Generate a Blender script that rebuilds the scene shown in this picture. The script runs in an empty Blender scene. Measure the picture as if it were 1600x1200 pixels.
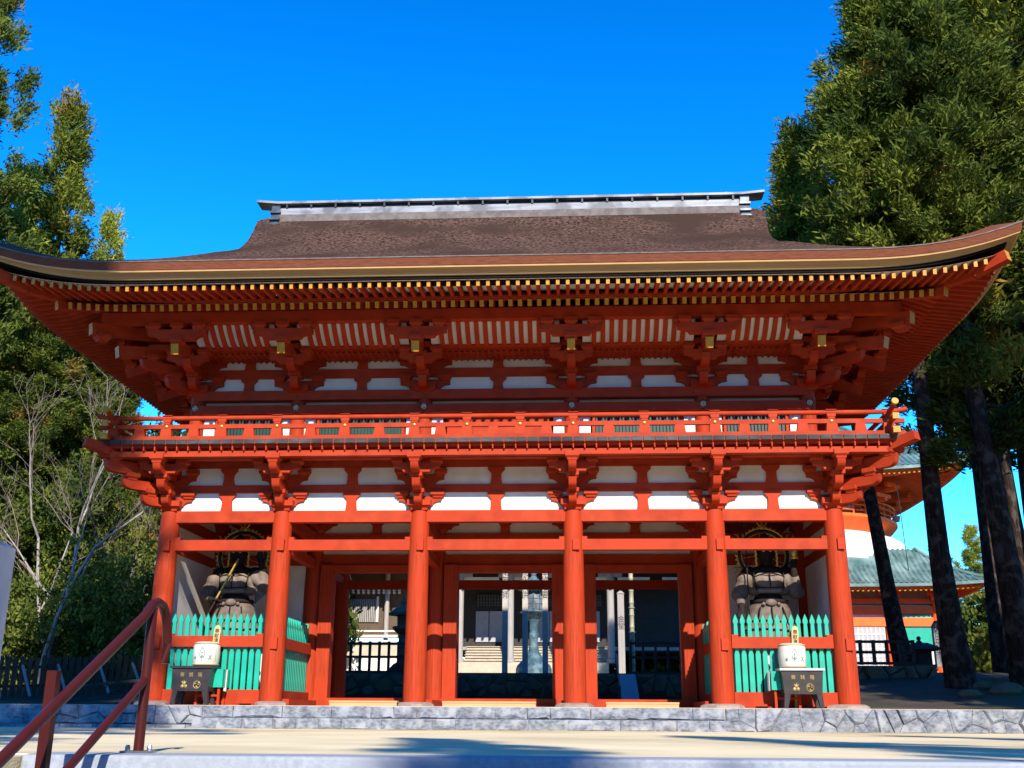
import bpy, math, random
import numpy as np
from math import sin, cos, tan, pi, radians, sqrt, atan2
from mathutils import Vector, Matrix
random.seed(7)
RNG = np.random.default_rng(11)
S = bpy.context.scene
COL = S.collection

# ------------------------------------------------------------------ camera
F, PIT, YAW, ROLL = 1682.36, 0.2989, 0.0584, -0.0063
CAM = Vector((2.0158, -27.7813, -0.3239))
_fw = Vector((-sin(YAW)*cos(PIT), cos(YAW)*cos(PIT), sin(PIT)))
_r0 = Vector((cos(YAW), sin(YAW), 0)); _u0 = _r0.cross(_fw)
_r = _r0*cos(ROLL) - _u0*sin(ROLL); _u = _r0*sin(ROLL) + _u0*cos(ROLL)
cd = bpy.data.cameras.new('camera'); cam = bpy.data.objects.new('camera', cd); COL.objects.link(cam)
cd.sensor_width = 36; cd.lens = F*36/1600; cd.clip_end = 2000; cd.clip_start = .05
cam.matrix_world = Matrix(((_r.x, _u.x, -_fw.x, CAM.x), (_r.y, _u.y, -_fw.y, CAM.y), (_r.z, _u.z, -_fw.z, CAM.z), (0, 0, 0, 1)))
S.camera = cam
def at(px, py, Y):
    """point of the place seen at a photo pixel, at depth Y"""
    d = _fw + _r*((px-800)/F) + _u*((600-py)/F)
    return CAM + d*((Y-CAM.y)/d.y)

# ------------------------------------------------------------------ light
EL, AZ = radians(31), radians(13)          # sun from the front right
sunv = Vector((sin(AZ)*cos(EL), -cos(AZ)*cos(EL), sin(EL)))
sd = bpy.data.lights.new('sun', 'SUN'); sd.energy = 5.0; sd.angle = radians(.5); sd.color = (1, .93, .82)
so = bpy.data.objects.new('sun', sd); COL.objects.link(so)
so.rotation_euler = sunv.to_track_quat('Z', 'Y').to_euler()
W = bpy.data.worlds.new('World'); S.world = W; W.use_nodes = True
nt = W.node_tree; nt.nodes.clear()
sky = nt.nodes.new('ShaderNodeTexSky'); sky.sky_type = 'NISHITA'; sky.sun_disc = False
sky.sun_elevation = EL; sky.sun_rotation = pi - AZ; sky.altitude = 900; sky.air_density = 1.0; sky.dust_density = 0; sky.ozone_density = 5.0
hs = nt.nodes.new('ShaderNodeHueSaturation'); hs.inputs['Saturation'].default_value = 1.3; hs.inputs['Value'].default_value = 1.22; hs.inputs['Hue'].default_value = .49
bg = nt.nodes.new('ShaderNodeBackground'); bg.inputs['Strength'].default_value = .095
wo = nt.nodes.new('ShaderNodeOutputWorld')
nt.links.new(sky.outputs[0], hs.inputs['Color']); gm = nt.nodes.new('ShaderNodeGamma'); gm.inputs['Gamma'].default_value = 1.4
nt.links.new(hs.outputs[0], gm.inputs[0]); nt.links.new(gm.outputs[0], bg.inputs[0]); nt.links.new(bg.outputs[0], wo.inputs[0])
S.view_settings.view_transform = 'Standard'; S.view_settings.look = 'None'
S.view_settings.exposure = 0.85; S.view_settings.gamma = 1
try:
    S.cycles.max_bounces = 5; S.cycles.diffuse_bounces = 2; S.cycles.transparent_max_bounces = 4
except Exception: pass

# ------------------------------------------------------------------ materials
def mat(name, c1, c2=None, scale=4.0, rough=.6, bump=0.0, bscale=None, stretch=(1, 1, 1), detail=4, metal=0.0, spec=.3, c3=None, s3=.7, coord='Object', ramp=(.35, .65), keep=False):
    m = bpy.data.materials.new(name); m.use_nodes = True
    n = m.node_tree; b = n.nodes['Principled BSDF']
    b.inputs['Roughness'].default_value = rough; b.inputs['Metallic'].default_value = metal
    b.inputs['Specular IOR Level'].default_value = spec
    if c2 is None: c2 = tuple(x*.85 for x in c1)
    K_ = .70 if not keep else 1.0
    c1, c2 = tuple(x*K_ for x in c1), tuple(x*K_ for x in c2); c3 = c3 and tuple(x*K_ for x in c3)
    tc = n.nodes.new('ShaderNodeTexCoord'); mp = n.nodes.new('ShaderNodeMapping'); mp.inputs['Scale'].default_value = stretch
    n.links.new(tc.outputs[coord], mp.inputs[0])
    ns = n.nodes.new('ShaderNodeTexNoise'); ns.inputs['Scale'].default_value = scale; ns.inputs['Detail'].default_value = detail
    n.links.new(mp.outputs[0], ns.inputs[0])
    cr = n.nodes.new('ShaderNodeValToRGB'); cr.color_ramp.elements[0].position = ramp[0]; cr.color_ramp.elements[1].position = ramp[1]
    cr.color_ramp.elements[0].color = (*c1, 1); cr.color_ramp.elements[1].color = (*c2, 1)
    n.links.new(ns.outputs[0], cr.inputs[0]); out = cr.outputs[0]
    if c3 is not None:
        n3 = n.nodes.new('ShaderNodeTexNoise'); n3.inputs['Scale'].default_value = s3; n3.inputs['Detail'].default_value = 5
        n.links.new(tc.outputs[coord], n3.inputs[0])
        r3 = n.nodes.new('ShaderNodeValToRGB'); r3.color_ramp.elements[0].position = .48; r3.color_ramp.elements[1].position = .62
        n.links.new(n3.outputs[0], r3.inputs[0])
        mx = n.nodes.new('ShaderNodeMix'); mx.data_type = 'RGBA'
        n.links.new(r3.outputs[0], mx.inputs[0]); n.links.new(out, mx.inputs[6]); mx.inputs[7].default_value = (*c3, 1); out = mx.outputs[2]
    n.links.new(out, b.inputs['Base Color'])
    if bump:
        nb = n.nodes.new('ShaderNodeTexNoise'); nb.inputs['Scale'].default_value = bscale or scale*4; nb.inputs['Detail'].default_value = 6
        n.links.new(mp.outputs[0], nb.inputs[0])
        bp = n.nodes.new('ShaderNodeBump'); bp.inputs['Strength'].default_value = bump; bp.inputs['Distance'].default_value = .02
        n.links.new(nb.outputs[0], bp.inputs['Height']); n.links.new(bp.outputs[0], b.inputs['Normal'])
    return m
M = {}
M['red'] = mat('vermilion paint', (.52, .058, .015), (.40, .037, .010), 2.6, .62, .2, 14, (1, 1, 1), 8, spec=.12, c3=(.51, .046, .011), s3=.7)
M['redgrain'] = mat('vermilion paint on grained wood', (.52, .058, .015), (.37, .036, .010), 5, .62, .25, 12, (6, 6, .35), 8, spec=.12, c3=(.51, .048, .011), s3=.8)
M['white'] = mat('lime plaster', (.92, .84, .75), (.85, .765, .68), 2.2, .9, .1, c3=(.80, .72, .64), s3=1.1)
M['soffit'] = mat('white painted boards', (.86, .74, .67), (.78, .66, .58), 3, .8, keep=True)
M['yellow'] = mat('yellow painted end grain', (.66, .32, .02), (.54, .25, .016), 6, .5)
M['gold'] = mat('gilt metal', (.85, .58, .14), (.72, .45, .09), 9, .35, metal=.55)
M['dullgold'] = mat('dull gilding', (.50, .36, .12), (.38, .26, .08), 9, .45, metal=.3)
M['verge'] = mat('bark edge painted sunlit', (.34, .27, .24), (.20, .155, .135), 9, .9, .6, 30)  # paler than the roof bark: sunlight on the rolled edge painted in
M['iron'] = mat('black iron', (.02, .02, .022), (.04, .04, .04), 8, .5, metal=.2)
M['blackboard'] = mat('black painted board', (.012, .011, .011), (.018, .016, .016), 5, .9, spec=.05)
M['teal'] = mat('green paint', (.008, .48, .32), (.006, .38, .245), 2.5, .45, .08, 20)
M['dgreen'] = mat('dark green lattice', (.01, .06, .045), (.008, .045, .03), 4, .5)
M['bark'] = mat('cypress bark thatch', (.165, .092, .064), (.016, .009, .007), 11, .95, 1.0, 30, (1, 1, 1), 14, spec=.05, c3=(.06, .034, .024), s3=.4, ramp=(.36, .66))
M['barkedge'] = mat('cut bark edge', (.25, .07, .025), (.15, .038, .015), 6, .85, .6, 30, (.6, 1, 9))
M['fascia'] = mat('pale cypress board', (.50, .31, .13), (.44, .27, .11), 3, .6, .05, 10, (.3, 1, 5))
M['paleline'] = mat('pale edging board', (.72, .42, .18), (.66, .37, .15), 3, .5)
M['ridge'] = mat('silver weathered board', (.25, .26, .28), (.38, .385, .40), 2.2, .5, .15, 12, (.5, 2, 5), spec=.3, c3=(.13, .135, .15), s3=1.4)
M['ridgecap'] = mat('weathered copper cap', (.10, .12, .14), (.05, .06, .07), 5, .4, metal=.3)
M['ridgetan'] = mat('ridge underboard', (.22, .18, .155), (.14, .11, .095), 5, .8)
M['blackwood'] = mat('weathered dark board ends', (.045, .045, .048), (.10, .095, .09), 2.5, .7, .3, 14, (1, 1, 4), c3=(.02, .02, .022), s3=.5)
M['darkwood'] = mat('dark lacquered box wood', (.05, .04, .038), (.035, .028, .027), 6, .35, .05)
M['brownwood'] = mat('aged timber', (.16, .105, .065), (.10, .065, .042), 5, .8, .3, 12, (5, 5, .5))
M['greywood'] = mat('silvered timber', (.46, .42, .39), (.36, .33, .31), 4, .8, .2, 12, (5, 5, .4))
M['fencewood'] = mat('dark stained timber', (.055, .045, .04), (.035, .03, .028), 5, .7, .2)
M['fencebrown'] = mat('shade darkened picket timber', (.10, .068, .042), (.055, .038, .025), 5, .85, .3, 12, (5, 5, .5))  # aged timber made darker: the shade over this fence put into its colour
M['tan'] = mat('new cypress step', (.72, .42, .19), (.64, .36, .15), 3, .6, .06, 12, (.5, 4, 4))
M['tablet'] = mat('plain wood tablet', (.74, .50, .20), (.66, .43, .16), 4, .6)
M['straw'] = mat('straw wrapped cask', (.80, .78, .66), (.70, .67, .52), 3, .7, .1)
M['postwood'] = mat('bleached post wood', (.55, .50, .44), (.46, .41, .36), 4, .8)
M['ink'] = mat('black ink', (.02, .02, .02), (.03, .03, .03), 5, .6)
M['bluemark'] = mat('blue grey print', (.22, .32, .36), (.2, .28, .3), 5, .6)
M['statue'] = mat('aged statue wood', (.22, .165, .13), (.14, .10, .08), 5, .65, .4, 14, spec=.15, c3=(.29, .225, .18), s3=1.6)
M['statuedark'] = mat('dark statue paint', (.035, .025, .022), (.018, .013, .012), 3, .7, .2, spec=.1)
M['sand'] = mat('raked sandy ground', (.72, .60, .37), (.60, .49, .29), .8, .95, .4, 40, (1, 1, 1), 10, c3=(.48, .38, .22), s3=.16, keep=True)
M['gravel'] = mat('pale gravel', (.42, .36, .27), (.34, .29, .21), 3, .95, .4, 30)
M['earth'] = mat('forest floor', (.09, .065, .045), (.045, .035, .022), .9, .95, .6, 8, c3=(.05, .06, .02), s3=.4)
M['stone'] = mat('blue grey split stone', (.30, .32, .355), (.14, .155, .18), 9, .85, 1.0, 16, (1, 1, 1.8), 12, c3=(.38, .39, .41), s3=3.5)
M['stonetan'] = mat('sandy platform top', (.70, .52, .34), (.6, .43, .27), 2, .9, .2)
M['foot'] = mat('rough footing stone', (.44, .34, .28), (.30, .23, .19), 5, .9, .8, 12)
M['mossstone'] = mat('mossy wall stone', (.20, .18, .13), (.10, .10, .075), 3, .95, .8, 8, c3=(.16, .16, .07), s3=1.2)
M['granite'] = mat('granite', (.42, .45, .50), (.33, .36, .41), 30, .8, .2, 90, c3=(.37, .40, .44), s3=1.0)
M['marble'] = mat('pale stone post', (.62, .63, .66), (.46, .47, .51), 1.8, .7, .2, 12, (1, 1, .4))
M['rail'] = mat('brown enamel pipe', (.075, .012, .010), (.06, .010, .009), 3, .4, spec=.15)
M['steel'] = mat('bolt steel', (.5, .5, .5), (.4, .4, .4), 5, .3, metal=.9)
M['bronze'] = mat('blue green bronze', (.075, .15, .19), (.04, .085, .11), 5, .7, .4, 12, metal=.1, c3=(.15, .24, .28), s3=3)
M['bamboo'] = mat('pale bamboo', (.50, .46, .34), (.36, .33, .22), 4, .5, stretch=(4, 4, .6))
M['tile'] = mat('verdigris roof tile', (.16, .27, .245), (.08, .15, .135), 1.4, .45, .2, 9, c3=(.24, .36, .33), s3=.5)
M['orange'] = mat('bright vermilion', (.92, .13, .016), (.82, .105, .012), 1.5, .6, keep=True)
M['paper'] = mat('door paper', (.52, .51, .53), (.46, .45, .47), 3, .8)
M['hallstone'] = mat('pale stair stone', (.60, .52, .40), (.50, .42, .31), 2.4, .85, .2)
M['trunk'] = mat('cedar bark', (.065, .046, .036), (.018, .013, .011), 5, .95, 1.0, 7, (4, 4, .3), 8, spec=.05, c3=(.11, .088, .072), s3=2.6)
M['trunklight'] = mat('grey bark', (.50, .44, .38), (.26, .22, .19), 4, .9, .5, 10, (3, 3, .6), c3=(.40, .37, .34), s3=1.1)
M['twig'] = mat('pale bare twig', (.34, .26, .20), (.17, .125, .095), 3, .85)
def leafmat(name, c1, c2, c3, trans=.25):
    m = bpy.data.materials.new(name); m.use_nodes = True; n = m.node_tree; b = n.nodes['Principled BSDF']
    b.inputs['Roughness'].default_value = .7; b.inputs['Specular IOR Level'].default_value = .06
    a = n.nodes.new('ShaderNodeAttribute'); a.attribute_name = 'tone'
    cr = n.nodes.new('ShaderNodeValToRGB'); e = cr.color_ramp.elements
    e[0].position = 0; e[0].color = (*c1, 1); e[1].position = 1; e[1].color = (*c3, 1)
    k = e.new(.72); k.color = (*c2, 1)
    n.links.new(a.outputs['Fac'], cr.inputs[0]); n.links.new(cr.outputs[0], b.inputs['Base Color'])
    t = n.nodes.new('ShaderNodeBsdfTranslucent'); n.links.new(cr.outputs[0], t.inputs[0])
    mx = n.nodes.new('ShaderNodeMixShader'); mx.inputs[0].default_value = trans
    n.links.new(b.outputs[0], mx.inputs[1]); n.links.new(t.outputs[0], mx.inputs[2])
    n.links.new(mx.outputs[0], n.nodes['Material Output'].inputs[0])
    return m
M['leaf'] = leafmat('cedar needles', (.030, .052, .009), (.215, .235, .03), (.28, .16, .03))
M['leafdark'] = leafmat('dark cedar needles', (.020, .037, .008), (.14, .17, .024), (.22, .14, .03))
M['leafyellow'] = leafmat('yellow green needles', (.08, .12, .018), (.36, .37, .05), (.46, .26, .045))
M['leafbush'] = leafmat('undergrowth leaves', (.05, .08, .016), (.22, .24, .04), (.30, .22, .05))

# ------------------------------------------------------------------ mesh helpers
class MB:
    def __init__(s): s.v = []; s.f = []; s.m = []
    def add(s, vs, fs, mi=0):
        o = len(s.v); s.v += [tuple(p) for p in vs]; s.f += [tuple(i+o for i in f) for f in fs]; s.m += [mi]*len(fs); return s
    def box(s, x0, x1, y0, y1, z0, z1, mi=0):
        return s.add([(x0, y0, z0), (x1, y0, z0), (x1, y1, z0), (x0, y1, z0), (x0, y0, z1), (x1, y0, z1), (x1, y1, z1), (x0, y1, z1)],
                     [(3, 2, 1, 0), (4, 5, 6, 7), (0, 1, 5, 4), (1, 2, 6, 5), (2, 3, 7, 6), (3, 0, 4, 7)], mi)
    def frus(s, cx, cy, z0, z1, a0, a1, b0=None, b1=None, mi=0):
        b0 = a0 if b0 is None else b0; b1 = a1 if b1 is None else b1
        return s.add([(cx-a0, cy-b0, z0), (cx+a0, cy-b0, z0), (cx+a0, cy+b0, z0), (cx-a0, cy+b0, z0), (cx-a1, cy-b1, z1), (cx+a1, cy-b1, z1), (cx+a1, cy+b1, z1), (cx-a1, cy+b1, z1)],
                     [(3, 2, 1, 0), (4, 5, 6, 7), (0, 1, 5, 4), (1, 2, 6, 5), (2, 3, 7, 6), (3, 0, 4, 7)], mi)
    def bar(s, p, q, w, h, mi=0, up=(0, 0, 1), endmi=None):
        p = Vector(p); q = Vector(q); d = (q-p).normalized(); sd_ = d.cross(Vector(up)).normalized(); u = sd_.cross(d)
        a = sd_*(w/2); b = u*(h/2)
        vs = [p-a-b, p+a-b, p+a+b, p-a+b, q-a-b, q+a-b, q+a+b, q-a+b]
        s.add(vs, [(0, 1, 5, 4), (1, 2, 6, 5), (2, 3, 7, 6), (3, 0, 4, 7), (3, 2, 1, 0)], mi)
        s.add(vs[4:], [(0, 1, 2, 3)], mi if endmi is None else endmi); return s
    def prism(s, poly, axis, a0, a1, mi=0, off=(0, 0, 0)):
        """poly in two coordinates, extruded along axis ('x': (y,z), 'y': (x,z), 'z': (x,y))"""
        n = len(poly)
        def P(u, v, a):
            t = (a, u, v) if axis == 'x' else (u, a, v) if axis == 'y' else (u, v, a)
            return (t[0]+off[0], t[1]+off[1], t[2]+off[2])
        vs = [P(u, v, a0) for u, v in poly]+[P(u, v, a1) for u, v in poly]
        fs = [tuple(range(n))[::-1], tuple(range(n, 2*n))]+[(i, (i+1) % n, n+(i+1) % n, n+i) for i in range(n)]
        return s.add(vs, fs, mi)
    def lathe(s, prof, c=(0, 0, 0), n=24, mi=0, cap=True):
        c = Vector(c); k = len(prof); vs = []
        for r, z in prof:
            for i in range(n): vs.append((c.x+r*cos(2*pi*i/n), c.y+r*sin(2*pi*i/n), c.z+z))
        fs = [(j*n+i, j*n+(i+1) % n, (j+1)*n+(i+1) % n, (j+1)*n+i) for j in range(k-1) for i in range(n)]
        if cap: fs += [tuple(range(n))[::-1], tuple((k-1)*n+i for i in range(n))]
        return s.add(vs, fs, mi)
    def tube(s, pts, r, n=10, mi=0, cap=True):
        pts = [Vector(p) for p in pts]; rs = r if isinstance(r, (list, tuple)) else [r]*len(pts)
        vs = []; ref = Vector((0, 0, 1))
        for i, p in enumerate(pts):
            d = (pts[min(i+1, len(pts)-1)]-pts[max(i-1, 0)]).normalized()
            a = d.cross(ref)
            if a.length < .05: a = d.cross(Vector((1, 0, 0)))
            a.normalize(); b = d.cross(a); ref = -b if False else ref
            for k in range(n): vs.append(p+a*(rs[i]*cos(2*pi*k/n))+b*(rs[i]*sin(2*pi*k/n)))
        fs = [(j*n+i, j*n+(i+1) % n, (j+1)*n+(i+1) % n, (j+1)*n+i) for j in range(len(pts)-1) for i in range(n)]
        if cap: fs += [tuple(range(n))[::-1], tuple((len(pts)-1)*n+i for i in range(n))]
        return s.add(vs, fs, mi)
    def ball(s, c, rx, ry=None, rz=None, n=12, m=8, mi=0):
        ry = rx if ry is None else ry; rz = rx if rz is None else rz; c = Vector(c)
        vs = [(c.x, c.y, c.z-rz)]
        for j in range(1, m):
            t = -pi/2+pi*j/m
            for i in range(n): vs.append((c.x+rx*cos(t)*cos(2*pi*i/n), c.y+ry*cos(t)*sin(2*pi*i/n), c.z+rz*sin(t)))
        vs.append((c.x, c.y, c.z+rz)); L = len(vs)-1
        fs = [(0, 1+(i+1) % n, 1+i) for i in range(n)]
        fs += [(1+j*n+i, 1+j*n+(i+1) % n, 1+(j+1)*n+(i+1) % n, 1+(j+1)*n+i) for j in range(m-2) for i in range(n)]
        fs += [(L, 1+(m-2)*n+i, 1+(m-2)*n+(i+1) % n) for i in range(n)]
        return s.add(vs, fs, mi)
    def mesh(s, name, mats, smooth=True, ang=35):
        me = bpy.data.meshes.new(name); me.from_pydata(s.v, [], s.f)
        for m in (mats if isinstance(mats, (list, tuple)) else [mats]): me.materials.append(M[m] if isinstance(m, str) else m)
        me.polygons.foreach_set('material_index', s.m)
        if smooth:
            me.polygons.foreach_set('use_smooth', [True]*len(s.f)); me.set_sharp_from_angle(angle=radians(ang))
        me.update(); return me
def tag(o, label=None, cat=None, group=None, kind=None):
    if label: o['label'] = label
    if cat: o['category'] = cat
    if group: o['group'] = group
    if kind: o['kind'] = kind
    return o
def link(name, me, parent=None, loc=(0, 0, 0), rz=0):
    o = bpy.data.objects.new(name, me); COL.objects.link(o); o.location = loc; o.rotation_euler = (0, 0, rz)
    if parent is not None: o.parent = parent
    return o
def part(name, mb, mats, parent=None, **k):
    return link(name, mb.mesh(name, mats), parent, **k)
def empty(name, loc=(0, 0, 0), rz=0):
    o = bpy.data.objects.new(name, None); COL.objects.link(o); o.location = loc; o.rotation_euler = (0, 0, rz); o.empty_display_size = .3; return o
def copy_tree(o, parent=None):
    c = o.copy(); COL.objects.link(c)
    if parent is not None: c.parent = parent
    for ch in list(o.children): copy_tree(ch, c)
    return c
def text_mesh(txt, size, depth, name, vertical=False):
    cu = bpy.data.curves.new(name, 'FONT'); cu.body = '\n'.join(txt) if vertical else txt
    cu.size = size; cu.extrude = depth; cu.align_x = 'CENTER'; cu.align_y = 'CENTER'; cu.space_line = .95
    o = bpy.data.objects.new(name, cu); COL.objects.link(o)
    dg = bpy.context.evaluated_depsgraph_get(); me = bpy.data.meshes.new_from_object(o.evaluated_get(dg))
    bpy.data.objects.remove(o); bpy.data.curves.remove(cu); me.name = name; return me
def add_text(txt, size, loc, parent, m, name='lettering', vertical=False, depth=.004):
    me = text_mesh(txt, size, depth, name, vertical); me.materials.clear(); me.materials.append(M[m])
    o = link(name, me, parent, loc); o.rotation_euler = (pi/2, 0, 0); return o
def clipcell(poly, a, n):
    out = []
    for i in range(len(poly)):
        p, q = poly[i], poly[(i+1) % len(poly)]
        dp = (p[0]-a[0])*n[0]+(p[1]-a[1])*n[1]; dq = (q[0]-a[0])*n[0]+(q[1]-a[1])*n[1]
        if dp <= 0: out.append(p)
        if dp*dq < 0:
            t = dp/(dp-dq); out.append((p[0]+(q[0]-p[0])*t, p[1]+(q[1]-p[1])*t))
    return out
def voronoi_stones(mb, x0, x1, z0, z1, n, yf, proud=.05, gap=.012, seed=1, plane='y', back=.12, shape=None):
    """split-stone facing: cells of a Voronoi cut, each pillowed a little proud of the wall"""
    rg = random.Random(seed); pts = []
    tries = 0
    dmin = sqrt((x1-x0)*(z1-z0)/n)*.72
    while len(pts) < n and tries < 4000:
        tries += 1; p = (rg.uniform(x0, x1), rg.uniform(z0, z1))
        if all((p[0]-q[0])**2+(p[1]-q[1])**2 > dmin**2 for q in pts): pts.append(p)
    for p in pts:
        poly = [(x0, z0), (x1, z0), (x1, z1), (x0, z1)]
        for q in pts:
            if q is p: continue
            mx, mz = (p[0]+q[0])/2, (p[1]+q[1])/2; nx, nz = q[0]-p[0], q[1]-p[1]; L = sqrt(nx*nx+nz*nz)
            poly = clipcell(poly, (mx-nx/L*gap, mz-nz/L*gap), (nx, nz))
            if len(poly) < 3: break
        if len(poly) < 3: continue
        cx = sum(a for a, b in poly)/len(poly); cz = sum(b for a, b in poly)/len(poly)
        stone_face(mb, poly, cx, cz, yf, proud*rg.uniform(.6, 1.3), back, rg, plane)
def stone_face(mb, poly, cx, cz, yf, pr, back, rg, plane='y'):
    k = len(poly)
    P = (lambda u, d, v: (u, d, v)) if plane == 'y' else (lambda u, d, v: (d, u, v))
    ring0 = [P(a, yf+back, b) for a, b in poly]
    ring1 = [P(a, yf-pr*.35, b) for a, b in poly]
    ring2 = []
    for a, b in poly:
        f = rg.uniform(.62, .93); ring2.append(P(cx+(a-cx)*f, yf-pr*rg.uniform(.5, 1.5), cz+(b-cz)*f))
    c = [P(cx+rg.uniform(-.06, .06), yf-pr*rg.uniform(.7, 1.6), cz+rg.uniform(-.03, .03))]
    vs = ring0+ring1+ring2+c; fs = []
    for i in range(k):
        j = (i+1) % k; fs += [(i, j, k+j, k+i), (k+i, k+j, 2*k+j, 2*k+i), (2*k+i, 2*k+j, 3*k)]
    mb.add(vs, fs)

# ------------------------------------------------------------------ ground and setting
def ground_z(x, y):
    """plaza nearly level, falling slightly to the gate"""
    t = min(max((-1.6-y)/18.6, 0), 1); return -.65+.065*t
EDGE = -20.4
g = MB()
xs = [-160, -40, -20, -8, -3, 2, 7, 14, 24, 50, 160]; ys = [EDGE, -16, -12, -8, -4, -1.6, 0]
vs = [(x, y, ground_z(x, y)) for y in ys for x in xs]; nx = len(xs)
g.add(vs, [(j*nx+i, j*nx+i+1, (j+1)*nx+i+1, (j+1)*nx+i) for j in range(len(ys)-1) for i in range(nx-1)])
tag(part('plaza', g, 'sand'), kind='structure')
# lower approach ground (behind and below the viewer) as one large sheet
g = MB(); g.add([(-400, -400, -2.45), (400, -400, -2.45), (400, EDGE-1.0, -2.45), (-400, EDGE-1.0, -2.45)], [(0, 1, 2, 3)])
tag(part('ground', g, 'gravel'), kind='structure')
# banks left and right of the stair under the plaza edge
g = MB(); g.box(-160, -1.52, EDGE-1.4, EDGE-.002, -2.6, -.590); g.box(11, 160, EDGE-1.4, EDGE-.002, -2.6, -.590)
tag(part('plaza_edge', g, 'sand'), kind='structure')
# ground around and behind the gate: rises to the upper court
def back_z(x, y):
    if y < 19.4: base = -.14
    else: base = 1.40+max(0, y-24)*.012
    if y < .5: return -.14
    if x > 9.6: base = max(base, -.12+min(max((x-10)/4, 0), 1)*.1+min(max((y-3)/14, 0), 1)*1.5)
    if x < -9.6: base = max(base, -.10+min(max((y-4)/16, 0), 1)*1.4)
    if x < -22: base += (-22-x)*.05
    return base
g = MB(); xs = list(np.linspace(-300, -26, 6))+list(np.linspace(-24, -10, 9))+[-9.5, -6, -2, 2, 6, 9.5]+list(np.linspace(10, 30, 11))+list(np.linspace(40, 300, 6))
ys = [.0, 2, 4, 6, 8, 10, 13, 16, 19.3, 19.5, 24, 30, 40, 60, 90, 140, 300, 700]
vs = [(x, y, back_z(x, y)) for y in ys for x in xs]; nx = len(xs)
g.add(vs, [(j*nx+i, j*nx+i+1, (j+1)*nx+i+1, (j+1)*nx+i) for j in range(len(ys)-1) for i in range(nx-1)])
tag(part('terrain', g, 'earth'), kind='structure')
# sunlit court before the hall behind the gate
g = MB(); g.add([(-26, 24.2, 1.42), (14, 24.2, 1.42), (14, 46, 1.68), (-26, 46, 1.68)], [(0, 1, 2, 3)])
tag(part('upper_court', g, 'sand'), kind='structure')

# unseen wooded ridge behind the viewer, added to cut fill from the low sky
g = MB(); rg = random.Random(31); n = 60; vs = []
for i in range(n+1):
    a = radians(170)+radians(200)*i/n; h = 27+5*sin(i*.9)+4*sin(i*2.3)+rg.uniform(-2, 2)
    for r_, z_ in ((95, -3), (120, h*.6), (150, h)): vs.append((r_*cos(a), -20+r_*sin(a), z_))
g.add(vs, [(i*3+k, (i+1)*3+k, (i+1)*3+k+1, i*3+k+1) for i in range(n) for k in range(2)])
M['hillwood'] = mat('wooded hillside', (.05, .07, .025), (.03, .04, .018), .3, .95, .8, 1.5)
tag(part('sky_blocking_hills', g, 'hillwood'), kind='structure')

# granite stair at the foot of the picture
g = MB()
for k in range(9):
    g.box(-1.5, 11, EDGE-.02-.33*(k+1), EDGE-.33*k-.02 if k else EDGE+.12, -.60-.17*(k+1)-.02, -.575-.17*k)
st = part('granite_steps', g, 'granite')
bv = st.modifiers.new('bevel', 'BEVEL'); bv.width = .02; bv.segments = 2
tag(st, kind='structure')

# ------------------------------------------------------------------ stone platform of the gate
plat = empty('stone_platform', (0, 0, -.65)); tag(plat, 'low platform of blue grey split stone carrying the red gate', 'platform')
def ploc(name, mb, m):
    o = part(name, mb, m, plat); o.location = (0, 0, .65); return o
g = MB(); g.box(-16, 16, -.62, 11, -.7, -.115); g.box(-16.02, 16.02, -.98, -.62, -.7, -.118)
ploc('platform_top', g, 'stonetan')
g = MB(); voronoi_stones(g, 5.55, 16, -.66, -.13, 44, -1.02, .06, .005, 3)
ploc('rubble_facing', g, 'stone'); g = MB(); voronoi_stones(g, -16, -7.0, -.56, -.13, 30, -1.02, .06, .005, 5)
rg = random.Random(4)
x = -16
while x < -7.0:
    w = rg.uniform(.6, 1.1); x1 = min(x+w, -7.0)
    stone_face(g, [(x+.01, -.68), (x1-.01, -.68), (x1-.01, -.57), (x+.01, -.57)], (x+x1)/2, -.625, -1.2, .03, .16, rg); x = x1
ploc('rubble_facing', g, 'stone')
def course(z0, z1, x0, x1, yf, back, seed):
    g = MB(); rg = random.Random(seed); x = x0
    while x < x1-.05:
        w = rg.choice([.55, .75, .95, 1.2]); xe = min(x+w, x1)
        if x1-xe < .35: xe = x1
        j = lambda: rg.uniform(-.012, .012)
        stone_face(g, [(x+.006+j(), z0+.004), (x+(xe-x)*rg.uniform(.3, .7), z0+.004), (xe-.006+j(), z0+.006), (xe-.006+j(), z1-.008+j()*.4), (x+(xe-x)*rg.uniform(.55, .8), z1-.004), (x+(xe-x)*rg.uniform(.2, .45), z1-.006), (x+.006+j(), z1-.008)], (x+xe)/2, (z0+z1)/2, yf, .05, back, rg)
        x = xe
    return g
ploc('upper_step', course(-.40, -.125, -6.98, 5.53, -1.05, .2, 8), 'stone')
g = course(-.67, -.405, -7.1, 5.6, -1.42, .4, 9); g.box(-7.0, 5.5, -1.40, -1.0, -.66, -.405)
ploc('lower_step', g, 'stone')

# ------------------------------------------------------------------ the gate
GX = [-8.655, -5.634, -2.0, 2.0, 5.634, 8.655]; GY = [0.0, 3.853, 7.7]
UX = [-8.3, -5.5, -2.0, 2.0, 5.5, 8.3]; UY0, UY1 = .3, 7.4
gate = empty('temple_gate', (0, 0, -.12)); tag(gate, 'two storey vermilion temple gate with bark roof on the stone platform', 'gate')
def gp(name, mb, mats, parent=None):
    o = part(name, mb, mats, parent or gate)
    if parent is None: o.location = (0, 0, .12)
    return o
def glink(name, me, loc=(0, 0, 0), rz=0):
    return link(name, me, gate, (loc[0], loc[1], loc[2]+.12), rz)
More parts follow.
